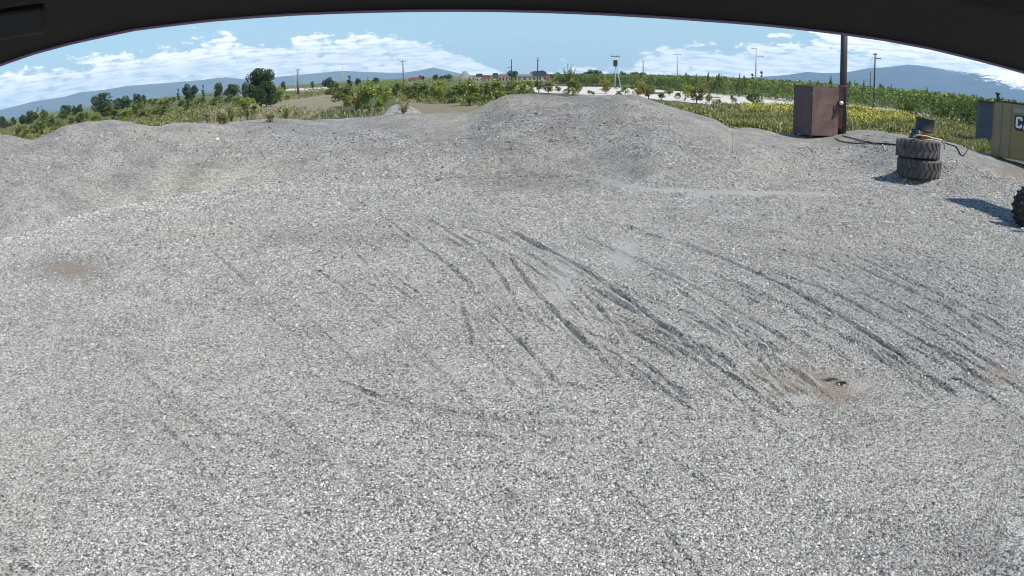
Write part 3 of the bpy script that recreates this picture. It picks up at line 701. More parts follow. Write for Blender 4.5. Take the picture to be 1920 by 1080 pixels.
# far trees: px centre, base py, top py, width px, distance
def make_far(seed, col=False):
    return make_tree('round_tree', 6.0, 6.0, .2, 3200, .30, 'leaf_dark', 22, seed, .25, hollow=.55, rag=1.05)
farp = [make_far(s_) for s_ in (31, 32, 33)]
colp = make_tree('poplar_tree', 1.6, 9.0, .6, 900, .25, 'leaf_dark', 20, 40, .15)
FAR = [(3, 231, 218, 14, 260), (26, 229, 219, 9, 300), (43, 224, 215, 14, 280), (58, 222, 208, 17, 270), (122, 209, 196, 21, 260), (140, 205, 197, 9, 300), (150, 204, 196, 10, 300), (191, 198, 173, 33, 190), (228, 190, 181, 30, 320),
 (257, 187, 176, 15, 300), (270, 184, 177, 8, 320), (356, 175, 157, 26, 240), (410, 170, 156, 15, 260), (433, 168, 157, 26, 280), (459, 166, 155, 12, 300), (531, 159, 153, 8, 400), (586, 157, 152, 6, 420),
 (615, 154, 145, 18, 360), (671, 151, 147, 10, 420), (705, 151, 145, 11, 400), (790, 147, 141, 10, 420), (817, 147, 140, 10, 400), (827, 147, 142, 9, 420), (840, 147, 139, 16, 400), (961, 143, 133, 21, 380), (1013, 142, 132, 30, 420), (1104, 148, 131, 24, 260), (1119, 148, 132, 20, 264),
 (1155, 148, 137, 16, 300), (1169, 148, 134, 14, 300), (1190, 148, 135, 17, 310), (1203, 148, 135, 16, 312), (1036, 145, 138, 10, 300), (1046, 145, 136, 9, 300)]
used2 = set(); n_ = 0
for i, (px, by, ty, w, dist) in enumerate(FAR):
    g = At(px, by, dist); g.z = min(g.z, 0) if g.z < 0 else 0
    topz = At(px, ty, dist).z; hh = topz-0.0; ww = w/ppm(dist)
    pr = farp[i % 3]
    if i < 3: t = pr
    else: t = copy_tree(pr)
    t.location = (g.x, g.y, 0); t.rotation_euler = (0, 0, i*1.3); t.scale = (ww/4.3, ww/4.3, hh/6.0)
    if 1090 < px < 1130: lab = ('left' if px < 1110 else 'right')+' of two merged dark round trees right of the bare-branched tree'
    elif px == 191: lab = 'dense dark green round tree standing alone above the left orchard'
    elif px == 356: lab = 'dark rounded tree between the two thin poplars on the left skyline'
    elif px > 1140: lab = f'dark low tree behind the vineyard near the transformer pole, {ORD[i-28]} from its left'
    else:
        reg = ('left of the lone round tree' if px < 191 else 'between the lone round tree and the largest tree' if px < 487 else 'between the largest tree and the tilted pole' if px < 757 else 'between the tilted pole and the grey cone' if px < 880 else 'by the farm sheds')
        n_ = cnt[reg] = cnt.get(reg, 0)+1; lab = f'dark skyline tree, {ORD[n_-1]} {reg}'
    tag(t, lab, 'tree', 'dark trees on the skyline')
for j, (px, by, ty, lab) in enumerate([(334, 174, 164, 'thin dark poplar, left one of two on the left skyline'), (381, 172, 157, 'thin dark poplar, right one of two on the left skyline'), (655, 152, 140, 'dark narrow columnar tree left of the tilted skyline pole'),
                                      (1411, 150, 134, 'small dark cypress at the foot of the arm-topped pole'), (1428, 150, 129, 'dark leaning cypress just right of the arm-topped pole')]):
    t = colp if j == 0 else copy_tree(colp)
    dist = 300 if px < 1400 else 130
    g = At(px, by, dist); hh = At(px, ty, dist).z; wf = {655: 1.9}.get(px, 1.0)
    t.location = (g.x, g.y, 0); t.scale = (wf, wf, hh/9.0) if px < 1400 else (.6, .6, hh/9.0); tag(t, lab, 'poplar' if px < 1400 else 'cypress', 'narrow trees on the skyline')
# the big walnut-like tree on the left
g = At(487, 172, 118); hh = At(487, 126, 118).z
t = make_tree('broad_tree', 6.6, hh, .25, 16000, .17, 'leaf_dark', 34, 77, .3, hollow=.55, rag=.9)
t.children[0].data.materials[0] = leafmat('leaf_bigtree', (.022, .045, .018), (.06, .095, .032), (.09, .12, .045), .15)
t.location = (g.x, g.y, 0); tag(t, 'largest tree on the skyline, dense dark green and low to the ground', 'tree')
# sparse branchy tree behind the main heap
g = At(1066, 160, 120)
t = empty('sparse_tree', (g.x, g.y, 0)); rng = np.random.default_rng(5); mb = MB(); pts_ = []
mb.tube([(0, 0, 0), (.1, 0, 1.2), (0, 0, 2.2)], [.16, .13, .1], 7)
for i in range(26):
    a = rng.uniform(0, 6.28); s_ = rng.uniform(.35, 1.75); e = np.array([math.cos(a)*s_, math.sin(a)*s_, 2.2+rng.uniform(1.2, 3.0)-s_*.55])
    st = np.array([0, 0, rng.uniform(1.2, 2.4)]); md = (st+e)/2+np.array([0, 0, -.15])
    mb.tube([st, md, e], [.06, .035, .012], 5)
    u = rng.uniform(.45, 1.03, 70)[:, None]; pts_.append(st+(e-st)*u+rng.normal(size=(70, 3))*.07)
V, F = leaves(np.concatenate(pts_), .085, rng, .5); mb.build('trunk', 'bark', t); mesh_np('crown', V, F, ['leaf_green'], t)
tag(t, 'thin bare-branched young tree with sparse leaves rising above the central heap', 'tree')

# vineyard rows right of the centre, running away beyond the pale road
def along(line, n, rng, off=0.0):
    P_ = np.array(line, float); seg = np.hypot(*(P_[1:]-P_[:-1]).T); cum = np.concatenate([[0], np.cumsum(seg)]); u = rng.random(n)*cum[-1]
    x = np.interp(u, cum, P_[:, 0]); y = np.interp(u, cum, P_[:, 1]); return x, y, u
def vine_row(line, h, n, leaf, label, seed, wid=.55, mat='leaf_vine', zb=.15, name='vine_row', cat='vines', group='leafy vineyard rows beyond the pale road', posts=False):
    rng = np.random.default_rng(seed); x, y, u = along(line, n, rng)
    top_ = h*(1+.16*(vnoise(u, u*0, 1.3, seed)+.6*vnoise(u, u*0, .4, seed+1)))
    z = zb+(top_-zb)*rng.random(n)**.8
    clump = vnoise(x+z*.7, y, .9, seed+2)+.5*vnoise(z*1.5, u, .5, seed+3)
    off = rng.normal(size=n)*wid*.5+clump*.7
    keep = rng.random(n) < np.clip(1.0+clump*2.2-.25*(z < .6), .08, 1)
    d = np.array(line[-1])-np.array(line[0]); d = d/np.linalg.norm(d); nx, ny = -d[1], d[0]
    c = np.stack([x+nx*off, y+ny*off, z], 1)[keep]
    ns = int(n*.03); xs, ys, us = along(line, ns//6+1, rng)       # shoots
    sh = []
    for a, b_ in zip(xs, ys):
        q = rng.random((6, 1)); sh.append(np.array([a, b_, h*.95])+q*np.array([rng.normal()*.15, rng.normal()*.15, rng.uniform(.2, .55)]))
    c = np.concatenate([c]+sh)
    V, F = leaves(c, leaf, rng, .2, .8)
    t = empty(name, (line[0][0], line[0][1], 0))
    V[:, 0] -= line[0][0]; V[:, 1] -= line[0][1]
    mesh_np('foliage', V, F, [mat], t)
    L = sum(math.dist(a, b_) for a, b_ in zip(line[:-1], line[1:])); pm = None
    P_ = np.array(line, float); seg = np.hypot(*(P_[1:]-P_[:-1]).T); cum = np.concatenate([[0], np.cumsum(seg)])
    for s_ in (np.arange(1, L, max(5.0, L/40)) if posts else []):
        a, b_ = np.interp(s_, cum, P_[:, 0])-line[0][0], np.interp(s_, cum, P_[:, 1])-line[0][1]
        if pm is None: pm = MB().tube([(0, 0, 0), (.05, 0, h*.5), (0, 0, h*.95)], [.06, .05, .045], 6).build('post', 'concrete_pole', t)
        else: pm = pm.copy(); C.objects.link(pm); pm.parent = t
        pm.location = (a, b_, 0)
    return tag(t, label, cat, group)
def gl(lst): return [tuple(G(a, b)[:2]) for a, b in lst]
front_line = gl([(1040, 157), (1130, 162), (1220, 166), (1300, 173), (1400, 182), (1500, 193), (1600, 201), (1680, 210), (1760, 224), (1850, 246), (1990, 290)])
def offset(line, d_):
    P_ = np.array(line); o = []
    for i, p in enumerate(P_):
        r = math.hypot(*p); o.append(tuple(p*(r+d_)/r))
    return o
H_V = 2.95
for i in range(7):
    pos = ['front', 'second', 'third', 'fourth', 'fifth', 'sixth', 'backmost'][i]
    vine_row(offset(front_line, i*3.2), H_V+.04*i, 34000 if i == 0 else 14000 if i < 3 else 9000, .17 if i == 0 else .2, f'leafy green vineyard row beyond the pale road, {pos} of seven', 100+i*7, zb=.1 if i == 0 else .8, posts=i == 0)
# denser bushy tops poking above the vineyard
BT = [(1290, 141, 133, 16), (1303, 140, 136, 14), (1330, 139, 134, 16), (1345, 140, 134, 14), (1356, 141, 136, 12), (1385, 145, 137, 12), (1398, 145, 138, 12), (1530, 150, 147, 16), (1560, 150, 143, 18), (1590, 153, 147, 16), (1606, 155, 148, 14), (1618, 157, 149, 14), (1655, 163, 153, 18), (1668, 165, 156, 14), (1740, 172, 163, 16), (1785, 178, 170, 14)]
for i, (px, by, ty, w) in enumerate(BT):
    dist = 118; t = copy_tree(protos['g'][i % 3]); g = At(px, by, dist); hh = At(px, ty, dist).z
    t.name = 'bushy_tree'; t.location = (g.x, g.y, 0); ww = w/ppm(dist); t.scale = (ww/1.8, ww/1.8, hh/2.45); t.rotation_euler = (0, 0, i)
    tag(t, f'bushy tree top just showing above the vineyard rows, {ORD[i]} from the left', 'tree', 'bushy trees behind the vineyard')
# far crop strips left and centre
for i, (ln, h, n, lf, lab, mat) in enumerate([
    (gl([(560, 163), (640, 161), (760, 160), (880, 158), (1000, 156), (1060, 156)]), 1.9, 14000, .2, 'far green crop row left of centre behind the fruit trees, nearest the camera', 'leaf_green'),
    (gl([(600, 159), (760, 156), (900, 153), (1050, 151)]), 1.8, 12000, .3, 'far green crop row left of centre behind the fruit trees, middle one', 'leaf_yellow'),
    (gl([(470, 164), (620, 158), (800, 152), (1000, 149)]), 1.6, 9000, .4, 'far dark crop row left of centre behind the fruit trees, farthest one', 'leaf_green'),
    (gl([(200, 204), (300, 191), (400, 179), (470, 173), (540, 168)]), 1.3, 9000, .22, 'green crop row on the left slope under the skyline trees, nearer one', 'leaf_green'),
    (gl([(40, 232), (140, 213), (260, 193), (380, 176), (460, 169)]), 1.3, 9000, .28, 'dark green crop row on the left slope under the skyline trees, farther one', 'leaf_green')]):
    vine_row(ln, h, n, lf, lab, 300+i*5, 1.2, mat, .05, 'crop_row', 'crop row', 'far crop rows')

# weeds: real blades, one mass per kind
def weeds(name, polys, n, hmin, hmax, mat, label, seed, jit=1.0, leafw=.035, near_only=False, dens=None, kind='stuff', zoff=0):
    rng = np.random.default_rng(seed); P_ = []
    for poly, k in polys:
        xs = [p[0] for p in poly]; ys = [p[1] for p in poly]; got = 0; want = int(n*k)
        while got < want:
            m_ = want*3; a = rng.uniform(min(xs), max(xs), m_); b_ = rng.uniform(min(ys), max(ys), m_); ok = inpoly(a, b_, poly); a, b_ = a[ok], b_[ok]
            a, b_ = a[:want-got], b_[:want-got]; got += len(a)
            for u, v in zip(a, b_):
                g = G(u, v); P_.append((g.x, g.y))
    P_ = np.array(P_); N = len(P_)
    cl = vnoise(P_[:, 0], P_[:, 1], 2.2, seed)+.5*vnoise(P_[:, 0], P_[:, 1], .7, seed+1)
    keep = rng.random(N) < np.clip(.75+cl*1.5, .08, 1); P_ = P_[keep]; cl = cl[keep]; N = len(P_)
    r = np.hypot(P_[:, 0], P_[:, 1]); zb = np.array([ground_z(a, b_) if rr < 45 else 0 for (a, b_), rr in zip(P_, r)])
    h = rng.uniform(hmin, hmax, N)*(1+cl*.6); B = 7
    base = np.repeat(np.column_stack([P_, zb]), B, 0); hh = np.repeat(h, B)
    a = rng.uniform(0, 2*np.pi, N*B); ln = rng.uniform(.1, .55, N*B)*hh
    base[:, :2] += rng.normal(size=(N*B, 2))*.16*jit
    tip = base+np.column_stack([np.cos(a)*ln, np.sin(a)*ln, hh*rng.uniform(.5, 1, N*B)])
    w = leafw*(1+r.repeat(B)/60); sd = np.column_stack([-np.sin(a)*w, np.cos(a)*w, np.zeros(N*B)]); mid = (base*.45+tip*.55)+np.array([0, 0, .04])
    V = np.stack([base, mid+sd, tip, mid-sd], 1).reshape(-1, 3); F = np.arange(4*N*B).reshape(-1, 4)
    o = mesh_np(name, V, F, [mat]); tag(o, label, 'weeds', kind=kind); return P_, zb, h
RW = [[(1240, 203), (1330, 205), (1480, 210), (1500, 256), (1440, 247), (1378, 240), (1330, 222), (1290, 216)], [(1480, 210), (1580, 211), (1700, 216), (1800, 234), (1850, 252), (1850, 292), (1780, 270), (1700, 252), (1640, 242), (1590, 246), (1480, 252)]]
wp, wz, wh = weeds('weeds', [(RW[0], .4), (RW[1], .6)], 24000, .22, .62, 'weed_green', 'tall green weeds between the gravel and the vineyard', 201)
wp2, wz2, wh2 = weeds('flowering_weeds', [([(1585, 208), (1640, 212), (1700, 224), (1720, 238), (1660, 240), (1590, 238)], .75), ([(1390, 206), (1480, 208), (1482, 222), (1400, 220)], .25)], 2600, .5, .95, 'weed_green', 'patch of tall yellow-flowered weeds right of the steel pole', 211)
rng = np.random.default_rng(9); k = rng.integers(0, len(wp2), 7500); c = np.column_stack([wp2[k]+rng.normal(size=(7500, 2))*.2, wz2[k]+wh2[k]*rng.uniform(.6, 1.1, 7500)])
V, F = leaves(c, .055, rng, 0, 1.0); tag(mesh_np('yellow_flowers', V, F, ['flower_yellow']), 'yellow blossoms on the weeds beside the steel pole', 'flowers', kind='stuff')
weeds('weeds', [([(1290, 212), (1340, 216), (1378, 236), (1450, 244), (1485, 250), (1480, 258), (1430, 254), (1370, 248), (1330, 228), (1290, 220)], .5), ([(1590, 238), (1660, 238), (1720, 250), (1800, 268), (1850, 284), (1850, 300), (1790, 284), (1700, 264), (1640, 250), (1590, 252)], .5)], 700, .08, .3, 'weed_green', 'low weeds creeping onto the gravel edge at the right', 251)
LW = [[(0, 232), (120, 216), (260, 198), (420, 186), (560, 172), (700, 166), (640, 176), (480, 196), (380, 212), (360, 232), (285, 238), (215, 226), (100, 252), (60, 267), (0, 262)]]
weeds('weeds', [(LW[0], 1)], 7500, .15, .5, 'weed_green', 'low green weeds over the orchard ground on the left', 221, leafw=.03)
weeds('weeds', [([(560, 165), (700, 163), (900, 162), (1000, 164), (1000, 180), (900, 196), (760, 192), (700, 182), (620, 176)], 1)], 5000, .2, .6, 'weed_green', 'green weeds under the fruit trees left of centre', 231, leafw=.03)
weeds('dry_grass', [([(380, 210), (520, 200), (620, 205), (720, 208), (740, 220), (560, 230), (380, 234)], .22), ([(1330, 196), (1490, 200), (1490, 206), (1320, 202)], .06), ([(1700, 240), (1850, 262), (1850, 296), (1760, 268)], .25)], 2600, .25, .6, 'weed_dry', 'straw-coloured grass behind the gravel ridge and by the road', 241, leafw=.02)
# tall single weed plants growing on the gravel edge
def weed_plant(px, py, h, w, mat, label, seed, n=260, dist=None):
    rng = np.random.default_rng(seed)
    g = At(px, py, dist) if dist else G(px, py); z = ground_z(g.x, g.y) if math.hypot(g.x, g.y) < 45 else 0
    t = empty('weed_plant', (g.x, g.y, z)); mb = MB(); pts_ = []
    for i in range(9):
        a = rng.uniform(0, 6.28); s_ = rng.uniform(.1, .5)*w; e = np.array([math.cos(a)*s_, math.sin(a)*s_, h*rng.uniform(.6, 1)])
        mb.tube([(0, 0, -.05), e*.5+np.array([0, 0, .05]), e], [.014, .01, .006], 4); u = rng.uniform(.25, 1, n//9)[:, None]; pts_.append(e*u+rng.normal(size=(n//9, 3))*.045)
    V, F = leaves(np.concatenate(pts_), .05, rng, .4); mesh_np('foliage', V, F, [mat], t); mb.build('stems', 'dry_stem', t)
    return tag(t, label, 'weed', 'single weed plants on the gravel edge')
WP = [(423, 236, .45, .5, 'leaf_green', 'small green weed tuft on the low ridge below the yellow-green tree', 31), (507, 238, .5, .5, 'weed_dry', 'dry weed tuft rooted just in front of the ridge crest', 31), (536, 224, .6, .7, 'leaf_green', 'bushy green weed on the crest left of the brown brush', 32.5),
      (390, 232, .6, .3, 'weed_dry', 'dry weed stalk on the ridge, first of three left of the green tuft', 31.3), (412, 230, .7, .3, 'weed_dry', 'dry weed stalk on the ridge beside the small green tuft', 31.6), (434, 230, .8, .35, 'weed_dry', 'dry weed stalk on the ridge right of the small green tuft', 31.8),
      (740, 213, .8, .9, 'leaf_green', 'green weed growing on the small pale mound', 34.5), (765, 208, 1.0, 1.1, 'leaf_green', 'taller green weed on top of the small pale mound', 36), (785, 212, .8, 1.0, 'leaf_green', 'green weed on the right slope of the small pale mound', 36.5), (800, 212, .8, .6, 'leaf_green', 'narrow green weed right of the small pale mound', 36), (757, 218, .5, .6, 'weed_dry', 'low dry weed in front of the small pale mound', 33),
      (600, 222, 1.0, 1.2, 'weed_dry', 'brown brush clump behind the ridge, left one', 36), (616, 222, 1.1, 1.2, 'weed_dry', 'brown brush clump behind the ridge, right one', 36.5), (650, 221, .8, 1.1, 'leaf_green', 'low green brush beside the brown clumps', 36.5), (676, 219, .9, 1.2, 'leaf_green', 'green brush under the tallest fruit tree of the ridge', 36.5), (700, 218, 1.2, 1.0, 'weed_dry', 'tall dry brush under the tallest fruit tree of the ridge', 36.5)]
for i, (px, py, h, w, mat, lab, ds) in enumerate(WP): weed_plant(px, py, h, w, mat, lab, 500+i, 420, ds)

# ------------------------------------------------------------------ mountains
def ridge(name, line, dist, depth, mats, seed, snow=None, rough=.05, nr=70, sub=4):
    px = np.array([p[0] for p in line], float); py = np.array([p[1] for p in line], float)
    xs = np.linspace(px[0], px[-1], len(line)*sub*6); ys = np.interp(xs, px, py)
    V = []; n = len(xs)
    for j in range(nr):
        t = j/(nr-1)
        for x_, y_ in zip(xs, ys):
            c = At(x_, y_, dist); zc = max(c.z, 5)
            s = t*2-1                                   # -1 front foot, 0 crest, 1 back foot
            r = dist+s*depth; k = r/dist; V.append((c.x*k, c.y*k, zc*(1-abs(s)**1.15)))
    V = np.array(V); fr = vnoise(V[:, 0], V[:, 1], depth*.28, seed)+.5*vnoise(V[:, 0], V[:, 1], depth*.11, seed+1)+.3*vnoise(V[:, 0], V[:, 1], depth*.05, seed+2)+.16*vnoise(V[:, 0], V[:, 1], depth*.022, seed+3)
    hs = V[:, 2].max(); mid = np.clip(V[:, 2]/hs, 0, 1)
    V[:, 2] += fr*hs*rough*6*mid*(1-np.repeat(np.clip(1-np.abs(np.linspace(-1, 1, nr))*6, 0, 1), n)*.85)
    V[:, 2] -= 4
    I, J = np.meshgrid(np.arange(nr-1), np.arange(n-1), indexing='ij'); F = np.stack([I*n+J, I*n+J+1, (I+1)*n+J+1, (I+1)*n+J], -1).reshape(-1, 4)
    o = mesh_np(name, V, F, mats, smooth=True); return tag(o, kind='structure')
def rock(name, a, b_, snowz=None):
    m, nt, b, out = new_mat(name); g = node(nt, 'ShaderNodeNewGeometry')
    n = node(nt, 'ShaderNodeTexNoise', i_Scale=.004, i_Detail=9.0, i_Roughness=.65); nt.links.new(g.outputs['Position'], n.inputs['Vector'])
    c = ramp(nt, n.outputs[0], [(.35, a), (.65, b_)])
    if snowz:
        s = node(nt, 'ShaderNodeSeparateXYZ'); nt.links.new(g.outputs['Position'], s.inputs[0])
        n2 = node(nt, 'ShaderNodeTexNoise', i_Scale=.012, i_Detail=8.0, i_Roughness=.7); nt.links.new(g.outputs['Position'], n2.inputs['Vector'])
        f = mth(nt, 'ADD', mth(nt, 'DIVIDE', mth(nt, 'SUBTRACT', s.outputs[2], snowz[0]), snowz[1]), mth(nt, 'MULTIPLY', mth(nt, 'SUBTRACT', n2.outputs[0], .5), 4.5))
        xr = mth(nt, 'DIVIDE', s.outputs[0], mth(nt, 'MAXIMUM', s.outputs[1], 1.0))          # only the eastern summit carries snow
        f = mth(nt, 'ADD', f, mth(nt, 'MULTIPLY', mth(nt, 'SUBTRACT', xr, snowz[2]), 11.0))
        f = ramp(nt, f, [(.5, (0, 0, 0)), (.9, (1, 1, 1))]); c = mixc(nt, f, c, (.85, .87, .9))
    nt.links.new(c, b.inputs['Base Color']); b.inputs['Roughness'].default_value = .95
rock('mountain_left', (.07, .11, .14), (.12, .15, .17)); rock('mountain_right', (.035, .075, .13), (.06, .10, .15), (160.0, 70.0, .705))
LM = [(-260, 262), (-80, 222), (0, 205), (60, 190), (120, 181), (150, 172), (200, 167), (240, 160), (320, 154), (375, 149), (425, 144), (460, 148), (520, 143), (555, 140), (605, 135), (642, 132), (680, 134), (755, 136), (792, 130), (812, 125), (842, 132), (870, 139), (900, 141), (980, 141), (1040, 143)]
RM = [(1380, 146), (1445, 142), (1480, 139), (1512, 134), (1545, 136), (1585, 135), (1627, 127), (1660, 125), (1702, 120), (1727, 122), (1795, 133), (1820, 131), (1840, 129), (1875, 130), (1905, 137), (1930, 146), (2040, 190), (2200, 240)]
ridge('mountains', LM, 8000, 1500, ['mountain_left'], 61, rough=.03)
ridge('mountains', RM, 6500, 1800, ['mountain_right'], 71, rough=.035)

# ------------------------------------------------------------------ utility poles
def pole(px, top, base, dist, mat, label, r=.13, arm=None, brace=None, topx=None, z0=0.0):
    g = At(px, base, dist); tp = At(topx or px, top, dist)
    t = empty('utility_pole', (g.x, g.y, z0)); h = tp.z-z0; dx, dy = tp.x-g.x, tp.y-g.y
    MB().tube([(0, 0, 0), (dx*.5, dy*.5, h*.5), (dx, dy, h)], [r*1.2, r, r*.75], 9).build('shaft', mat, t)
    u = Vector((g.y, -g.x, 0)).normalized()
    if arm:
        for (hh, L, side) in arm:
            c = Vector((dx, dy, h*hh))
            mb = MB(); mb.tube([c-u*L*(.5 if side == 0 else (0 if side > 0 else 1)), c+u*L*(.5 if side == 0 else (1 if side > 0 else 0))], .06, 6)
            ar = mb.build('crossarm', mat, t)
            for q in ((-.45, 0, .45) if side == 0 else (.85*side,)):
                MB().lathe([(0.001, 0), (.06, 0), (.08, .1), (.05, .2), (0.001, .22)], 8, False, Matrix.Translation(c+u*L*q+Vector((0, 0, .04)))).build('insulator', 'white_paint', ar)
    if brace: MB().tube([(dx*.7, dy*.7, h*.7), tuple(u*brace)+()], .09, 6).build('brace', mat, t)
    return tag(t, label, 'utility pole', 'utility poles along the skyline')
pole(558, 129, 158, 230, 'concrete_pole', 'concrete pole with a slanting brace right of the largest tree', .35, [(.97, 1.6, 0)], 2.8)
pole(553, 140, 158, 260, 'pale_pole', 'short thin pole just left of the braced pole', .1)
pole(642, 120, 154, 220, 'pale_pole', 'pale thin pole left of the dark columnar tree', .12, [(.98, 1.2, 0)])
pole(757, 113, 152, 210, 'concrete_pole', 'tilted dark pole standing alone left of centre', .2, [(.96, 1.4, 0)], topx=755)
pole(959, 111, 148, 200, 'wood_pole', 'wooden pole with one short arm to the left, above the red-roofed houses', .17, [(.7, 1.3, -1)])
pole(1007, 108, 158, 150, 'wood_pole', 'dark wooden pole in front of the long dark-roofed shed', .13, [(.9, .9, 0)], topx=1008.5)
pole(1206, 113, 148, 220, 'concrete_pole', 'short dark pole right of the transformer pole', .17, [(.97, 1.2, 0)])
pole(1270, 97, 148, 170, 'pale_pole', 'tall slim pale pole with a crossarm above the vineyard middle', .13, [(.93, 1.9, 0)])
pole(1416, 90, 150, 125, 'pale_pole', 'tall pale pole with an arm at its top left, beside the cypresses', .12, [(.99, .9, -1), (.84, 1.2, 1)], topx=1418.5)
pole(1639, 99, 165, 110, 'wood_pole', 'tall dark pole right of the brown cabinet against the snowy mountain', .12, [(.9, .9, 1), (.97, .6, 0)], topx=1641)
pole(1632, 134, 164, 112, 'wood_pole', 'short dark stub pole left of the tall pole by the mountain', .09)
# transformer on two splayed legs
g = At(1154, 147, 165); t = empty('transformer_pole', (g.x, g.y, 0)); h = At(1154, 105, 165).z; u = Vector((g.y, -g.x, 0)).normalized()
for s_ in (-.1, 1.25): MB().tube([u*s_, Vector((0, 0, h*.93))], [.15, .1], 8).build('leg', 'pale_pole', t)
MB().box((0, 0, h*.78), (.95, .8, 1.4), Matrix.Rotation(-.15, 3, 'Z'), .04).build('transformer_tank', 'machine_dark', t)
a = MB().tube([u*-1.0+Vector((0, 0, h*.98)), u*1.0+Vector((0, 0, h*.98))], .07, 6).build('crossarm', 'wood_pole', t)
for q in (-.9, -.3, .3, .9): MB().lathe([(0.001, 0), (.07, 0), (.09, .12), (.04, .3), (.001, .32)], 8, False, Matrix.Translation(u*q+Vector((0, 0, h*.98)))).build('insulator', 'black_paint', a)
tag(t, 'transformer pole on two splayed pale legs with a dark tank near its top', 'transformer')

# ------------------------------------------------------------------ far houses and the grey cone of gravel
def house(px, base, top, w, dist, wall, roof, label, ridge_=.35, wins=2, name='farm_house'):
    g = At(px, base, dist); H = At(px, top, dist).z; W = w/ppm(dist); D_ = W*.6
    t = empty(name, (g.x, g.y, 0), -math.atan2(g.x, g.y)); wh = H*(1-ridge_)
    MB().box((0, 0, wh/2), (W, D_, wh)).build('wall', wall, t)
    MB().prism([(-W*.53, wh), (W*.53, wh), (W*.36, H), (-W*.36, H)], -D_*.55, D_*.55).build('roof', roof, t)
    for i in range(wins):
        x = W*((i+.5)/wins-.5); MB().box((x, -D_/2-.01, wh*.5), (W*.13, .06, wh*.4)).build('window', 'glass_dark', t)
    return tag(t, label, 'house', 'far farm buildings on the skyline')
house(899, 148, 138, 14, 330, 'house_wall', 'dark_roof', 'small pale house with a dark roof right of the grey cone')
house(912, 148, 141, 16, 320, 'pink_wall', 'tile_roof', 'low reddish house beside the pale dark-roofed house')
house(929, 148, 137, 11, 315, 'grey_block', 'dark_roof', 'dark square farm building between the reddish houses', .15)
house(944, 148, 138, 18, 300, 'pink_wall', 'pale_roof', 'pinkish house with a pale roof left of the wooden pole', .2, 3)
house(984, 148, 139, 30, 340, 'house_wall', 'pale_roof', 'long pale shed right of the wooden pole', .3, 3)
house(1012, 147, 134, 30, 345, 'house_wall', 'dark_roof', 'long dark-roofed shed behind the dark wooden pole', .5, 3)
house(1030, 148, 139, 12, 320, 'pink_wall', 'tile_roof', 'small red-roofed house right of the dark-roofed shed')
house(778, 150, 145, 26, 420, 'house_wall', 'tile_roof', 'low red-roofed farm building right of the tilted pole', .5, 3)
g = At(872, 148, 380); H = At(872, 132.5, 380).z; V = [(0, 0, H)]; F = []
mb = MB(); mb.lathe([(.01, H), (.9, H*.93), (2.4, H*.62), (4.2, H*.22), (5.4, 0)], 32, False); o = mb.build('gravel_cone', 'far_gravel'); o.location = (g.x, g.y, 0)
tag(o, 'grey pointed cone-shaped heap on the skyline left of the farm houses', 'heap')
# grey concrete block building behind the yellow machine
g = At(1847, 240, 52); z1 = At(1847, 191, 52).z; t = empty('block_shed', (g.x, g.y, 0), -math.atan2(g.x, g.y)+.1)
MB().box((.9, .9, z1/2), (2.8, 1.8, z1)).build('wall', 'grey_block', t); MB().box((.9, .9, z1+.045), (3.0, 2.0, .08)).build('roof', 'dark_roof', t)
tag(t, 'grey-blue concrete block shed partly behind the yellow machine', 'shed')

# ------------------------------------------------------------------ brown steel cabinet, steel pole, cables
def spot_at(px, py, dist):
    """where a pixel ray meets a given distance"""
    return At(px, py, dist)
CB = At(1519, 258, 33.5)                               # nearest bottom corner
zb = CB.z
# front face runs from CB to the right, side face from CB to the left
Pr = At(1569, 262, 33.9); Pl = At(1485, 251, 34.4)
fx = Vector((Pr.x-CB.x, Pr.y-CB.y, 0)); sx_ = Vector((Pl.x-CB.x, Pl.y-CB.y, 0)); Hc = At(1520, 160.5, 33.5).z-zb
# make the two faces square to each other and 1.45 m deep
ang = math.atan2(fx.y, fx.x); wf = fx.length; ux = Vector((math.cos(ang), math.sin(ang), 0)); uy = Vector((-ux.y, ux.x, 0))
need = sx_.length
ang_l = math.radians(-38)                              # turn so that the left side shows
dirr = Vector((CB.x, CB.y, 0)).normalized(); perp = Vector((dirr.y, -dirr.x, 0))
ux = (perp*math.cos(rad(32))+dirr*math.sin(rad(32))).normalized(); uy = Vector((-ux.y, ux.x, 0))
wf = (51/ppm(33.5))/math.cos(rad(32)); wd = (34/ppm(33.8))/math.sin(rad(32))
cab = empty('steel_cabinet', (CB.x, CB.y, zb), math.atan2(ux.y, ux.x))
bx = MB(); th = .04
bx.box((wf/2, wd/2, Hc-th/2+.0), (wf+.03, wd+.03, th)); bx.box((wf/2, wd/2, .12), (wf, wd, .05))
bx.box((.02, wd/2, .12+Hc/2-.06), (.04, wd-.004, Hc-.16)); bx.box((wf-.02, wd/2, .12+Hc/2-.06), (.04, wd-.004, Hc-.16)); bx.box((wf/2, wd-.02, .12+Hc/2-.06), (wf-.084, .04, Hc-.16))
bx.box((wf/2, .03, Hc-.09), (wf-.084, .05, .09)); bx.box((.065, .03, Hc/2), (.05, .05, Hc-.3)); bx.build('body', 'dark_brown_steel', cab)
dm = MB().box((wf/2+.01, -.03, Hc/2+.03), (wf-.03, .035, Hc-.16), None, .008).build('door', 'rust_steel', cab)
for zz in (.35, Hc-.45): MB().tube([(.01, -.045, zz), (.01, -.045, zz+.16)], .02, 8).build('hinge', 'dark_brown_steel', dm)
MB().tube([(wf*.86, -.05, Hc*.50), (wf*.86, -.12, Hc*.52), (wf*.86, -.12, Hc*.63), (wf*.86, -.05, Hc*.65)], .02, 6).build('handle', 'pole_steel', dm)
MB().box((wf*.80, -.056, Hc*.56), (.05, .02, .34)).build('handle_shadow', 'machine_dark', dm)  # dark strip standing in for the handle's shadow on the door
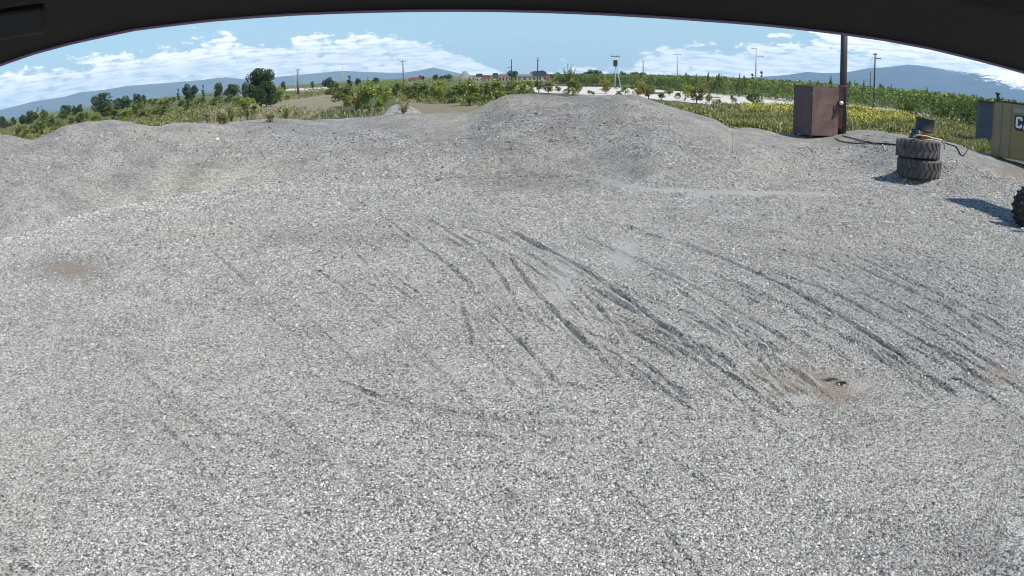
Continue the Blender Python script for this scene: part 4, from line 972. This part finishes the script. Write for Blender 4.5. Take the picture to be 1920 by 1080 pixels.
for i, (a, b_) in enumerate(((.1, .1), (wf-.1, .1), (.1, wd-.1), (wf-.1, wd-.1))): MB().box((a, b_, -.04), (.09, .09, .26)).build('leg', 'pole_rust', cab)
MB().box((wf*.9, -.06, .02), (.28, .16, .12), Matrix.Rotation(.2, 3, 'Z'), .02).build('foot_plate', 'pole_rust', cab)
tag(cab, 'tall brown steel cabinet with a closed door beside the steel pole', 'cabinet')

PB = At(1577, 258, 34.6); PB.z = ground_z(PB.x, PB.y)-.1; z62 = At(1577.5, 20, 34.6).z
pl = empty('steel_pole', (PB.x, PB.y, PB.z)); hp = z62-PB.z+.4
MB().tube([(0, 0, 0), (0, 0, hp*.5), (0, 0, hp)], [.175, .17, .155], 16).build('shaft', 'pole_steel', pl)
tw = -dirr*.24+perp*(-.12)
MB().box(tw+Vector((0, 0, 1.35)), (.26, .16, 2.0), Matrix.Rotation(math.atan2(perp.y, perp.x), 3, 'Z'), .01).build('cable_trunking', 'pole_rust', pl)
sb = MB().box(tw-dirr*.12+perp*.02+Vector((0, 0, 1.5)), (.22, .12, .26), Matrix.Rotation(math.atan2(perp.y, perp.x), 3, 'Z'), .01).build('switch_box', 'machine_dark', pl)
MB().lathe([(.001, 0), (.075, .02), (.10, .08), (.09, .15), (.001, .19)], 12, False, Matrix.Translation(tw-dirr*.24+perp*.04+Vector((0, 0, 1.44)))).build('lamp', 'white_paint', sb)
for zz in (.5, 2.25): MB().lathe([(.18, 0), (.215, 0), (.215, .06), (.18, .06)], 16, True, Matrix.Translation((0, 0, zz))).build('clamp', 'pole_rust', pl)
pc = perp*.16-dirr*.16
MB().tube([pc+Vector((0, 0, 1.2)), pc*1.25+Vector((0, 0, .8)), pc*1.1+Vector((0, 0, .4)), pc*1.2+Vector((0, 0, .12))], .03, 6).build('conduit', 'cable_black', pl)
tag(pl, 'thick dark steel pole rising behind the brown cabinet', 'pole')

def cable(pts, label, r=.022, dists=None):
    q = []
    for i, (px, py, ds) in enumerate(pts):
        p = At(px, py, ds); p.z = ground_z(p.x, p.y)+r*.8; q.append(p)
    o_ = []
    for i in range(len(q)-1):
        for k_ in range(8):
            t_ = k_/8; p0, p1, p2, p3 = q[max(i-1, 0)], q[i], q[i+1], q[min(i+2, len(q)-1)]
            v = .5*((2*p1)+(p2-p0)*t_+(2*p0-5*p1+4*p2-p3)*t_*t_+(3*p1-p0-3*p2+p3)*t_**3); v.z = ground_z(v.x, v.y)+r+.01; o_.append(v)
    o = MB().tube(o_, r, 6).build('power_cable', 'cable_black'); return tag(o, label, 'cable', 'cables lying on the gravel')
def gd(px, py):
    """distance at which the pixel's ray meets the terrain"""
    prev = 5.0
    for d_ in np.arange(6, 60, .1):
        p = At(px, py, d_)
        if p.z < ground_z(p.x, p.y): return d_
    return 40.0
def ter(lst): return [(a, b_, gd(a, b_)) for a, b_ in lst]
cable(ter([(1580, 256), (1600, 261), (1625, 268), (1655, 273), (1682, 274)]), 'black cable from the steel pole to the tyres, the upper one')
cable(ter([(1566, 261), (1575, 266), (1600, 271), (1640, 270), (1682, 276)]), 'black cable from the steel pole to the tyres, the lower one')
cable(ter([(1765, 268), (1790, 275), (1815, 281), (1840, 278), (1858, 288)]), 'black cable from the tyres towards the yellow machine')

# ------------------------------------------------------------------ stack of two worn tyres
def tyre(mb_, R, W, Ri, lugs=24, n=96, lugd=.03):
    """lying flat, z from 0 to W"""
    prof = [(Ri, W*.22), (Ri+.02, W*.10), (R*.80, 0.0), (R*.93, W*.03), (R*.985, W*.12), (R, W*.3), (R*1.005, W*.5), (R, W*.7), (R*.985, W*.88), (R*.93, W*.97), (R*.80, W), (Ri+.02, W*.90), (Ri, W*.78), (Ri+.06, W*.7), (R*.9, W*.6), (R*.92, W*.5), (R*.9, W*.4), (Ri+.06, W*.3)]
    mb_.lathe(prof, n)
    for i in range(lugs):
        a = 2*math.pi*i/lugs
        for half in (0, 1):
            a2 = a+half*math.pi/lugs; zc = W*(.29 if half == 0 else .71)
            Mx = Matrix.Rotation(a2, 4, 'Z')@Matrix.Translation((R*1.0, 0, zc))@Matrix.Rotation((.45 if half else -.45), 4, 'X')
            bmesh.ops.create_cube(mb_.bm, size=1.0, matrix=Mx@Matrix.Diagonal((lugd*2, R*.13, W*.46, 1)))
    return mb_
TS = At(1722, 331, gd(1722, 331)); TD = math.hypot(TS.x, TS.y); R_t = 84/ppm(TD)/2*.95; tz = ground_z(TS.x, TS.y)
Wt = 36/ppm(TD)/math.cos(rad(6))*.92
for i in range(2):
    t = empty('worn_tyre', (TS.x+(-.09 if i else 0), TS.y+(.02 if i else 0), tz-.03+i*(Wt-.015)))
    tyre(MB(), R_t, Wt, R_t*.55).build('casing', 'rubber', t)
    MB().lathe([(R_t*.55, Wt*.8), (R_t*.60, Wt*.93), (R_t*.64, Wt*.95), (R_t*.60, Wt*.86)], 48).build('bead', 'grey_paint', t)
    t.rotation_euler = (rad(1.5)*i, rad(4.5)*i, .4+i)
    tag(t, 'worn lugged black tyre lying flat, '+('upper one of the stack, under the orange hub' if i else 'lower one of the stack, on the gravel'), 'tyre', 'stacked worn tyres')
topz = tz+2*Wt
hub = empty('wheel_hub', (TS.x+.12, TS.y+.06, topz-.02), .3)
MB().lathe([(.05, 0), (.36, 0), (.36, .035), (.22, .05), (.20, .2), (.27, .22), (.27, .27), (.05, .27)], 32).build('drum', 'orange_paint', hub)
for k_ in range(6):
    a = k_*math.pi/3; MB().tube([(.29*math.cos(a), .29*math.sin(a), .03), (.29*math.cos(a), .29*math.sin(a), .09)], .025, 6).build('bolt', 'pole_rust', hub)
tag(hub, 'orange wheel hub sitting on top of the tyre stack', 'wheel hub')
rim = empty('steel_ring', (TS.x+.14, TS.y+.06, topz+.255), .5)
MB().lathe([(.34, 0), (.385, .0), (.385, .03), (.355, .06), (.345, .40), (.375, .44), (.375, .47), (.33, .47), (.325, .42), (.33, .05)], 40).build('barrel', 'black_paint', rim)
MB().lathe([(.12, .3), (.33, .26), (.33, .285), (.12, .33)], 32).build('disc', 'grey_paint', rim)
rim.rotation_euler = (rad(3), rad(4), .5)
tag(rim, 'black steel wheel rim on the orange hub, at the very top of the tyres', 'wheel rim')
bl = empty('scrap_wedge', (TS.x-.30, TS.y-.05, topz+.0), .4)
mb = MB(); mb.prism([(-.28, 0), (.22, 0), (.24, .1), (-.02, .28), (-.08, .32), (-.12, .2)], -.1, .1); mb.build('plate', 'black_paint', bl)
MB().box((.12, -.13, .23), (.16, .03, .12), Matrix.Rotation(.2, 3, 'Y')).build('sticker', 'white_paint', bl)
tag(bl, 'black pointed metal scrap with a white tag, left of the rim on the tyres', 'scrap metal')
pts_ = [(-.62, -.42, .05), (-.5, -.52, .13), (-.2, -.6, .13), (.15, -.62, .06), (.45, -.55, .03), (.7, -.35, .0), (.9, -.2, -.16), (1.0, -.12, -.34)]
o = MB().tube([Vector(p) for p in pts_], .024, 8).build('pale_hose', 'lath'); o.location = (TS.x, TS.y, topz+.02)
tag(o, 'pale bent hose draped over the upper tyre, its end hanging right', 'hose')
sh_ = MB().box((0, 0, 0), (1.0, .5, .025), Matrix.Rotation(rad(6), 3, 'Y'), .004).build('metal_sheet', 'pink_sheet'); sh_.location = (TS.x+.55, TS.y+.40, topz+.06)
sh_.rotation_euler = (0, 0, .2); tag(sh_, 'faded pinkish flat sheet lying across the right of the upper tyre', 'sheet')

# ------------------------------------------------------------------ yellow machine housing at the right edge
GA = At(1857, 292, 31.5); gz = GA.z; gH = At(1862, 190, 31.5).z-gz
dirg = Vector((GA.x, GA.y, 0)).normalized(); pg = Vector((dirg.y, -dirg.x, 0))
gx = (pg*math.cos(rad(8))-dirg*math.sin(rad(8))).normalized()
gen = empty('generator', (GA.x, GA.y, gz), math.atan2(gx.y, gx.x))
GW, GD = 3.6, 1.3
prof = []
rc = .13
for k_ in range(7):
    a = math.pi-k_*math.pi/12; prof.append((rc+rc*math.cos(a), gH-rc+rc*math.sin(a)))
prof = [(0, 0)]+prof+[(GW, gH), (GW, -.02)]
MB().prism(prof, 0, GD).build('housing', 'machine_yellow', gen)
px1 = 15/ppm(31.5)
MB().box((px1*.62, -.012, gH*.5), (px1*.9, .02, gH*.92), None, .006).build('corner_panel', 'machine_tan', gen)
MB().box((px1*1.68, -.012, gH*.485), (px1*1.05, .03, gH*.95), None, .006).build('side_panel', 'machine_tan', gen)
d0 = px1*2.3
dr = MB().box((d0+.75, -.01, gH*.58), (1.44, .03, gH*.76), None, .01).build('door', 'machine_yellow', gen)
MB().box((d0+.75, -.01, gH*.09), (1.44, .03, gH*.15), None, .01).build('lower_panel', 'machine_yellow', gen)
MB().box((d0+1.5+.75, -.01, gH*.5), (1.44, .03, gH*.92), None, .01).build('door', 'machine_yellow', gen)
MB().box((GW/2+.05, GD/2, gH+.035), (GW, GD*.96, .07)).build('roof_frame', 'machine_dark', gen)
mb = MB(); mb.tube([(.12, .2, gH), (.12, .2, gH+.3)], .06, 8); mb.tube([(.12, .2, gH+.3), (.12, .2, gH+.38)], .11, 8); mb.build('exhaust_cap', 'machine_dark', gen)
mb = MB(); mb.tube([(1.36, .3, gH), (1.36, .3, gH+.25)], .07, 8); mb.build('lifting_post', 'machine_dark', gen)
for x_ in (.45, 3.0): MB().box((x_, .3, -.12), (.08, .1, .3)).build('leg', 'machine_dark', gen)
# badge: black shield, white letters C A T, small yellow triangle under the A
bx0, bz0, bh = d0+.13, gH*.53, .62
shield = [(bx0, bz0+.12), (bx0+.1, bz0), (bx0+.42, bz0-.02), (bx0+.62, bz0-.22), (bx0+.82, bz0-.02), (bx0+1.1, bz0), (bx0+1.15, bz0+.12), (bx0+1.15, bz0+bh), (bx0, bz0+bh)]
bad = MB().prism(shield, -.033, -.026).build('badge', 'machine_dark', gen)
def letter(polys, ox, sc):
    mb = MB()
    for p in polys: mb.prism([(ox+x*sc, bz0+.1+z*sc) for x, z in p], -.041, -.034)
    return mb.build('letter', 'white_paint', bad)
letter([[(0, .12), (.12, 0), (.5, 0), (.62, .12), (.62, .34), (.42, .34), (.42, .2), (.2, .2), (.2, .8), (.42, .8), (.42, .66), (.62, .66), (.62, .88), (.5, 1), (.12, 1), (0, .88)]], bx0+.06, .46)
letter([[(0, 0), (.2, 0), (.36, .62), (.52, 0), (.72, 0), (.46, 1), (.26, 1)]], bx0+.38, .46)
letter([[(.22, 0), (.42, 0), (.42, .8), (.64, .8), (.64, 1), (0, 1), (0, .8), (.22, .8)]], bx0+.76, .46)
MB().prism([(bx0+.38, bz0+.02), (bx0+.72, bz0+.02), (bx0+.55, bz0+.22)], -.047, -.042).build('triangle_mark', 'orange_paint', bad)
MB().box((bx0+.55, -.03, bz0+bh+.18), (1.3, .01, .17)).build('grey_stripe', 'grey_paint', gen)
tag(gen, 'big yellow machine housing with a black badge at the right edge', 'generator')

# ------------------------------------------------------------------ wheel loader standing just outside the right edge; one tyre shows
LW_ = At(1933, 388, 20.8); lz = ground_z(LW_.x, LW_.y)
ld = empty('wheel_loader', (LW_.x, LW_.y, lz))          # faces -x, its left side (y = 0) away from us, bucket raised high
Rw = .54
def wheel(x, y, flip):
    Mx = Matrix.Translation((x, y, Rw-.03))@Matrix.Rotation(math.pi/2, 4, 'X')@Matrix.Translation((0, 0, -.24))
    mb = MB(); tyre(mb, Rw, .48, Rw*.5, 18, lugd=.04); mb.bm.transform(Mx); w_ = mb.build('wheel', 'loader_rubber', ld)
    mb = MB(); mb.lathe([(.05, .1), (Rw*.48, .06), (Rw*.52, .02), (Rw*.52, .46), (Rw*.4, .42), (.05, .36)], 32, False, Mx); mb.build('rim', 'machine_dark', w_)
for x_, y_ in ((0, 0), (2.9, 0), (0, -2.1), (2.9, -2.1)): wheel(x_, y_, 0)
MB().box((2.3, -1.05, 1.25), (2.9, 1.1, .8), None, .08).build('chassis', 'machine_yellow', ld)
MB().box((.95, -1.05, 1.1), (.5, 1.0, .7), None, .06).build('front_frame', 'machine_yellow', ld)
cabn = MB().box((2.0, -1.05, 2.4), (1.2, 1.3, 1.5), None, .06).build('cab', 'glass_dark', ld); MB().box((2.0, -1.05, 3.2), (1.4, 1.45, .12), None, .03).build('roof', 'machine_yellow', cabn)
for y_ in (-.55, -1.55): MB().tube([(1.5, y_, 1.7), (1.35, y_, 2.7), (.75, y_, 3.55)], .11, 8).build('lift_arm', 'machine_yellow', ld)
LX = 15.62-LW_.x; Y0, Y1 = 18.2-LW_.y, 14.2-LW_.y
mb = MB(); mb.prism([(LX, 4.36), (LX+.03, 4.30), (LX+.85, 3.55), (LX+1.15, 3.6), (LX+1.45, 4.1), (LX+1.35, 4.5), (LX+1.28, 4.45), (LX+1.33, 4.1), (LX+1.1, 3.7), (LX+.87, 3.65)], Y1, Y0)
for y_ in (Y0, Y1+.05): mb.prism([(LX, 4.36), (LX+.86, 3.56), (LX+1.15, 3.61), (LX+1.44, 4.1), (LX+1.35, 4.49)], y_-.05, y_)
mb.build('bucket', 'machine_yellow', ld)
tag(ld, 'wheel loader mostly beyond the right edge, one black lugged tyre showing', 'wheel loader')

# ------------------------------------------------------------------ the security camera whose hood hangs over the lens
def camw(x, y, z): return Vector((0, 0, EYE))+XH*x+UH*y+FH*z
HP = [(-420, 300), (-200, 195), (-80, 150), (0, 122), (60, 101), (130, 82), (250, 56), (400, 38), (550, 27), (700, 21.5), (830, 19.5), (960, 20.5), (1080, 24), (1200, 30), (1320, 38), (1440, 47.5), (1577, 63), (1660, 75), (1750, 92), (1840, 114), (1920, 136), (2050, 178), (2300, 280)]
sc_ = empty('security_camera', (0, 0, 0))
DZ = .14
rim_ = []
for px, py in HP:
    d_ = ray(px, py); f_ = d_.dot(FH); k_ = DZ/max(f_, .3); rim_.append((d_.dot(XH)*k_, d_.dot(UH)*k_))
mb = MB(); bm = mb.bm
secs = []
for (z_, grow, lift) in ((DZ, 1.0, 0.0), (DZ*.86, .985, .006), (.06, .96, .010), (-.02, .95, .012), (-.12, .95, .012)):
    inn = [bm.verts.new(camw(x*grow, y*grow+lift, z_)) for x, y in rim_]; outr = [bm.verts.new(camw(x*grow*1.015, y*grow+lift+.005, z_)) for x, y in rim_]
    secs.append((inn, outr))
for (i0, o0), (i1, o1) in zip(secs[:-1], secs[1:]):
    for a in range(len(rim_)-1):
        for L_ in ((i0[a], i0[a+1], i1[a+1], i1[a]), (o0[a], o1[a], o1[a+1], o0[a+1])): bm.faces.new(L_).smooth = True
    for e in (0, -1): bm.faces.new((i0[e], i1[e], o1[e], o0[e]))
for a in range(len(rim_)-1):
    bm.faces.new((secs[0][0][a], secs[0][1][a], secs[0][1][a+1], secs[0][0][a+1])); bm.faces.new((secs[-1][0][a], secs[-1][0][a+1], secs[-1][1][a+1], secs[-1][1][a]))
hood = mb.build('sun_hood', 'hood_plastic', sc_)
mb = MB(); mb.tube([camw(x, y+.0009, DZ+.0002) for x, y in rim_], .0011, 6); mb.build('lip', 'hood_lip', hood)
mb = MB(); q = ray(18, 62); kk = .10/q.dot(FH)
mb.box(camw(q.dot(XH)*kk, q.dot(UH)*kk+.002, .10), (.013, .006, .005), Matrix.Rotation(.5, 3, 'Z')@Matrix.Rotation(.3, 3, 'X'), .001); mb.build('hood_bracket', 'bracket_grey', hood)
fr = Matrix((XH, UH, FH)).transposed()
mb = MB(); mb.lathe([(.001, -.20), (.045, -.20), (.052, -.19), (.052, -.035), (.045, -.03), (.030, -.03), (.028, -.036), (.001, -.036)], 40, False, Matrix.Translation((0, 0, EYE))@fr.to_4x4()); mb.build('housing', 'grey_paint', sc_)
mb = MB(); mb.tube([camw(0, -.05, -.12), camw(0, -.10, -.16), Vector((0, -.42, EYE-.12))], .016, 10); mb.build('bracket', 'grey_paint', sc_)
mb = MB(); mb.tube([(0, -.45, 0), (0, -.45, EYE+.3)], [.05, .045], 14); mb.build('pole', 'grey_paint', sc_)
tag(sc_, 'security camera whose curved black sun hood edges the top of the view', 'camera')

# ------------------------------------------------------------------ air
HAZE = True
if HAZE:
    m = bpy.data.materials.new('haze_air'); m.use_nodes = True; nt = m.node_tree; nt.nodes.clear()
    out = nt.nodes.new('ShaderNodeOutputMaterial'); pv = nt.nodes.new('ShaderNodeVolumePrincipled'); pv.inputs['Color'].default_value = (.55, .78, 1, 1)
    pv.inputs['Density'].default_value = .5/5500; pv.inputs['Anisotropy'].default_value = .1; nt.links.new(pv.outputs[0], out.inputs['Volume'])
    MATS['haze_air'] = m
    o = MB().box((0, 0, 280-4.0), (29800, 29800, 580)).build('haze', 'haze_air'); tag(o, kind='stuff')
    o.location.z = 0
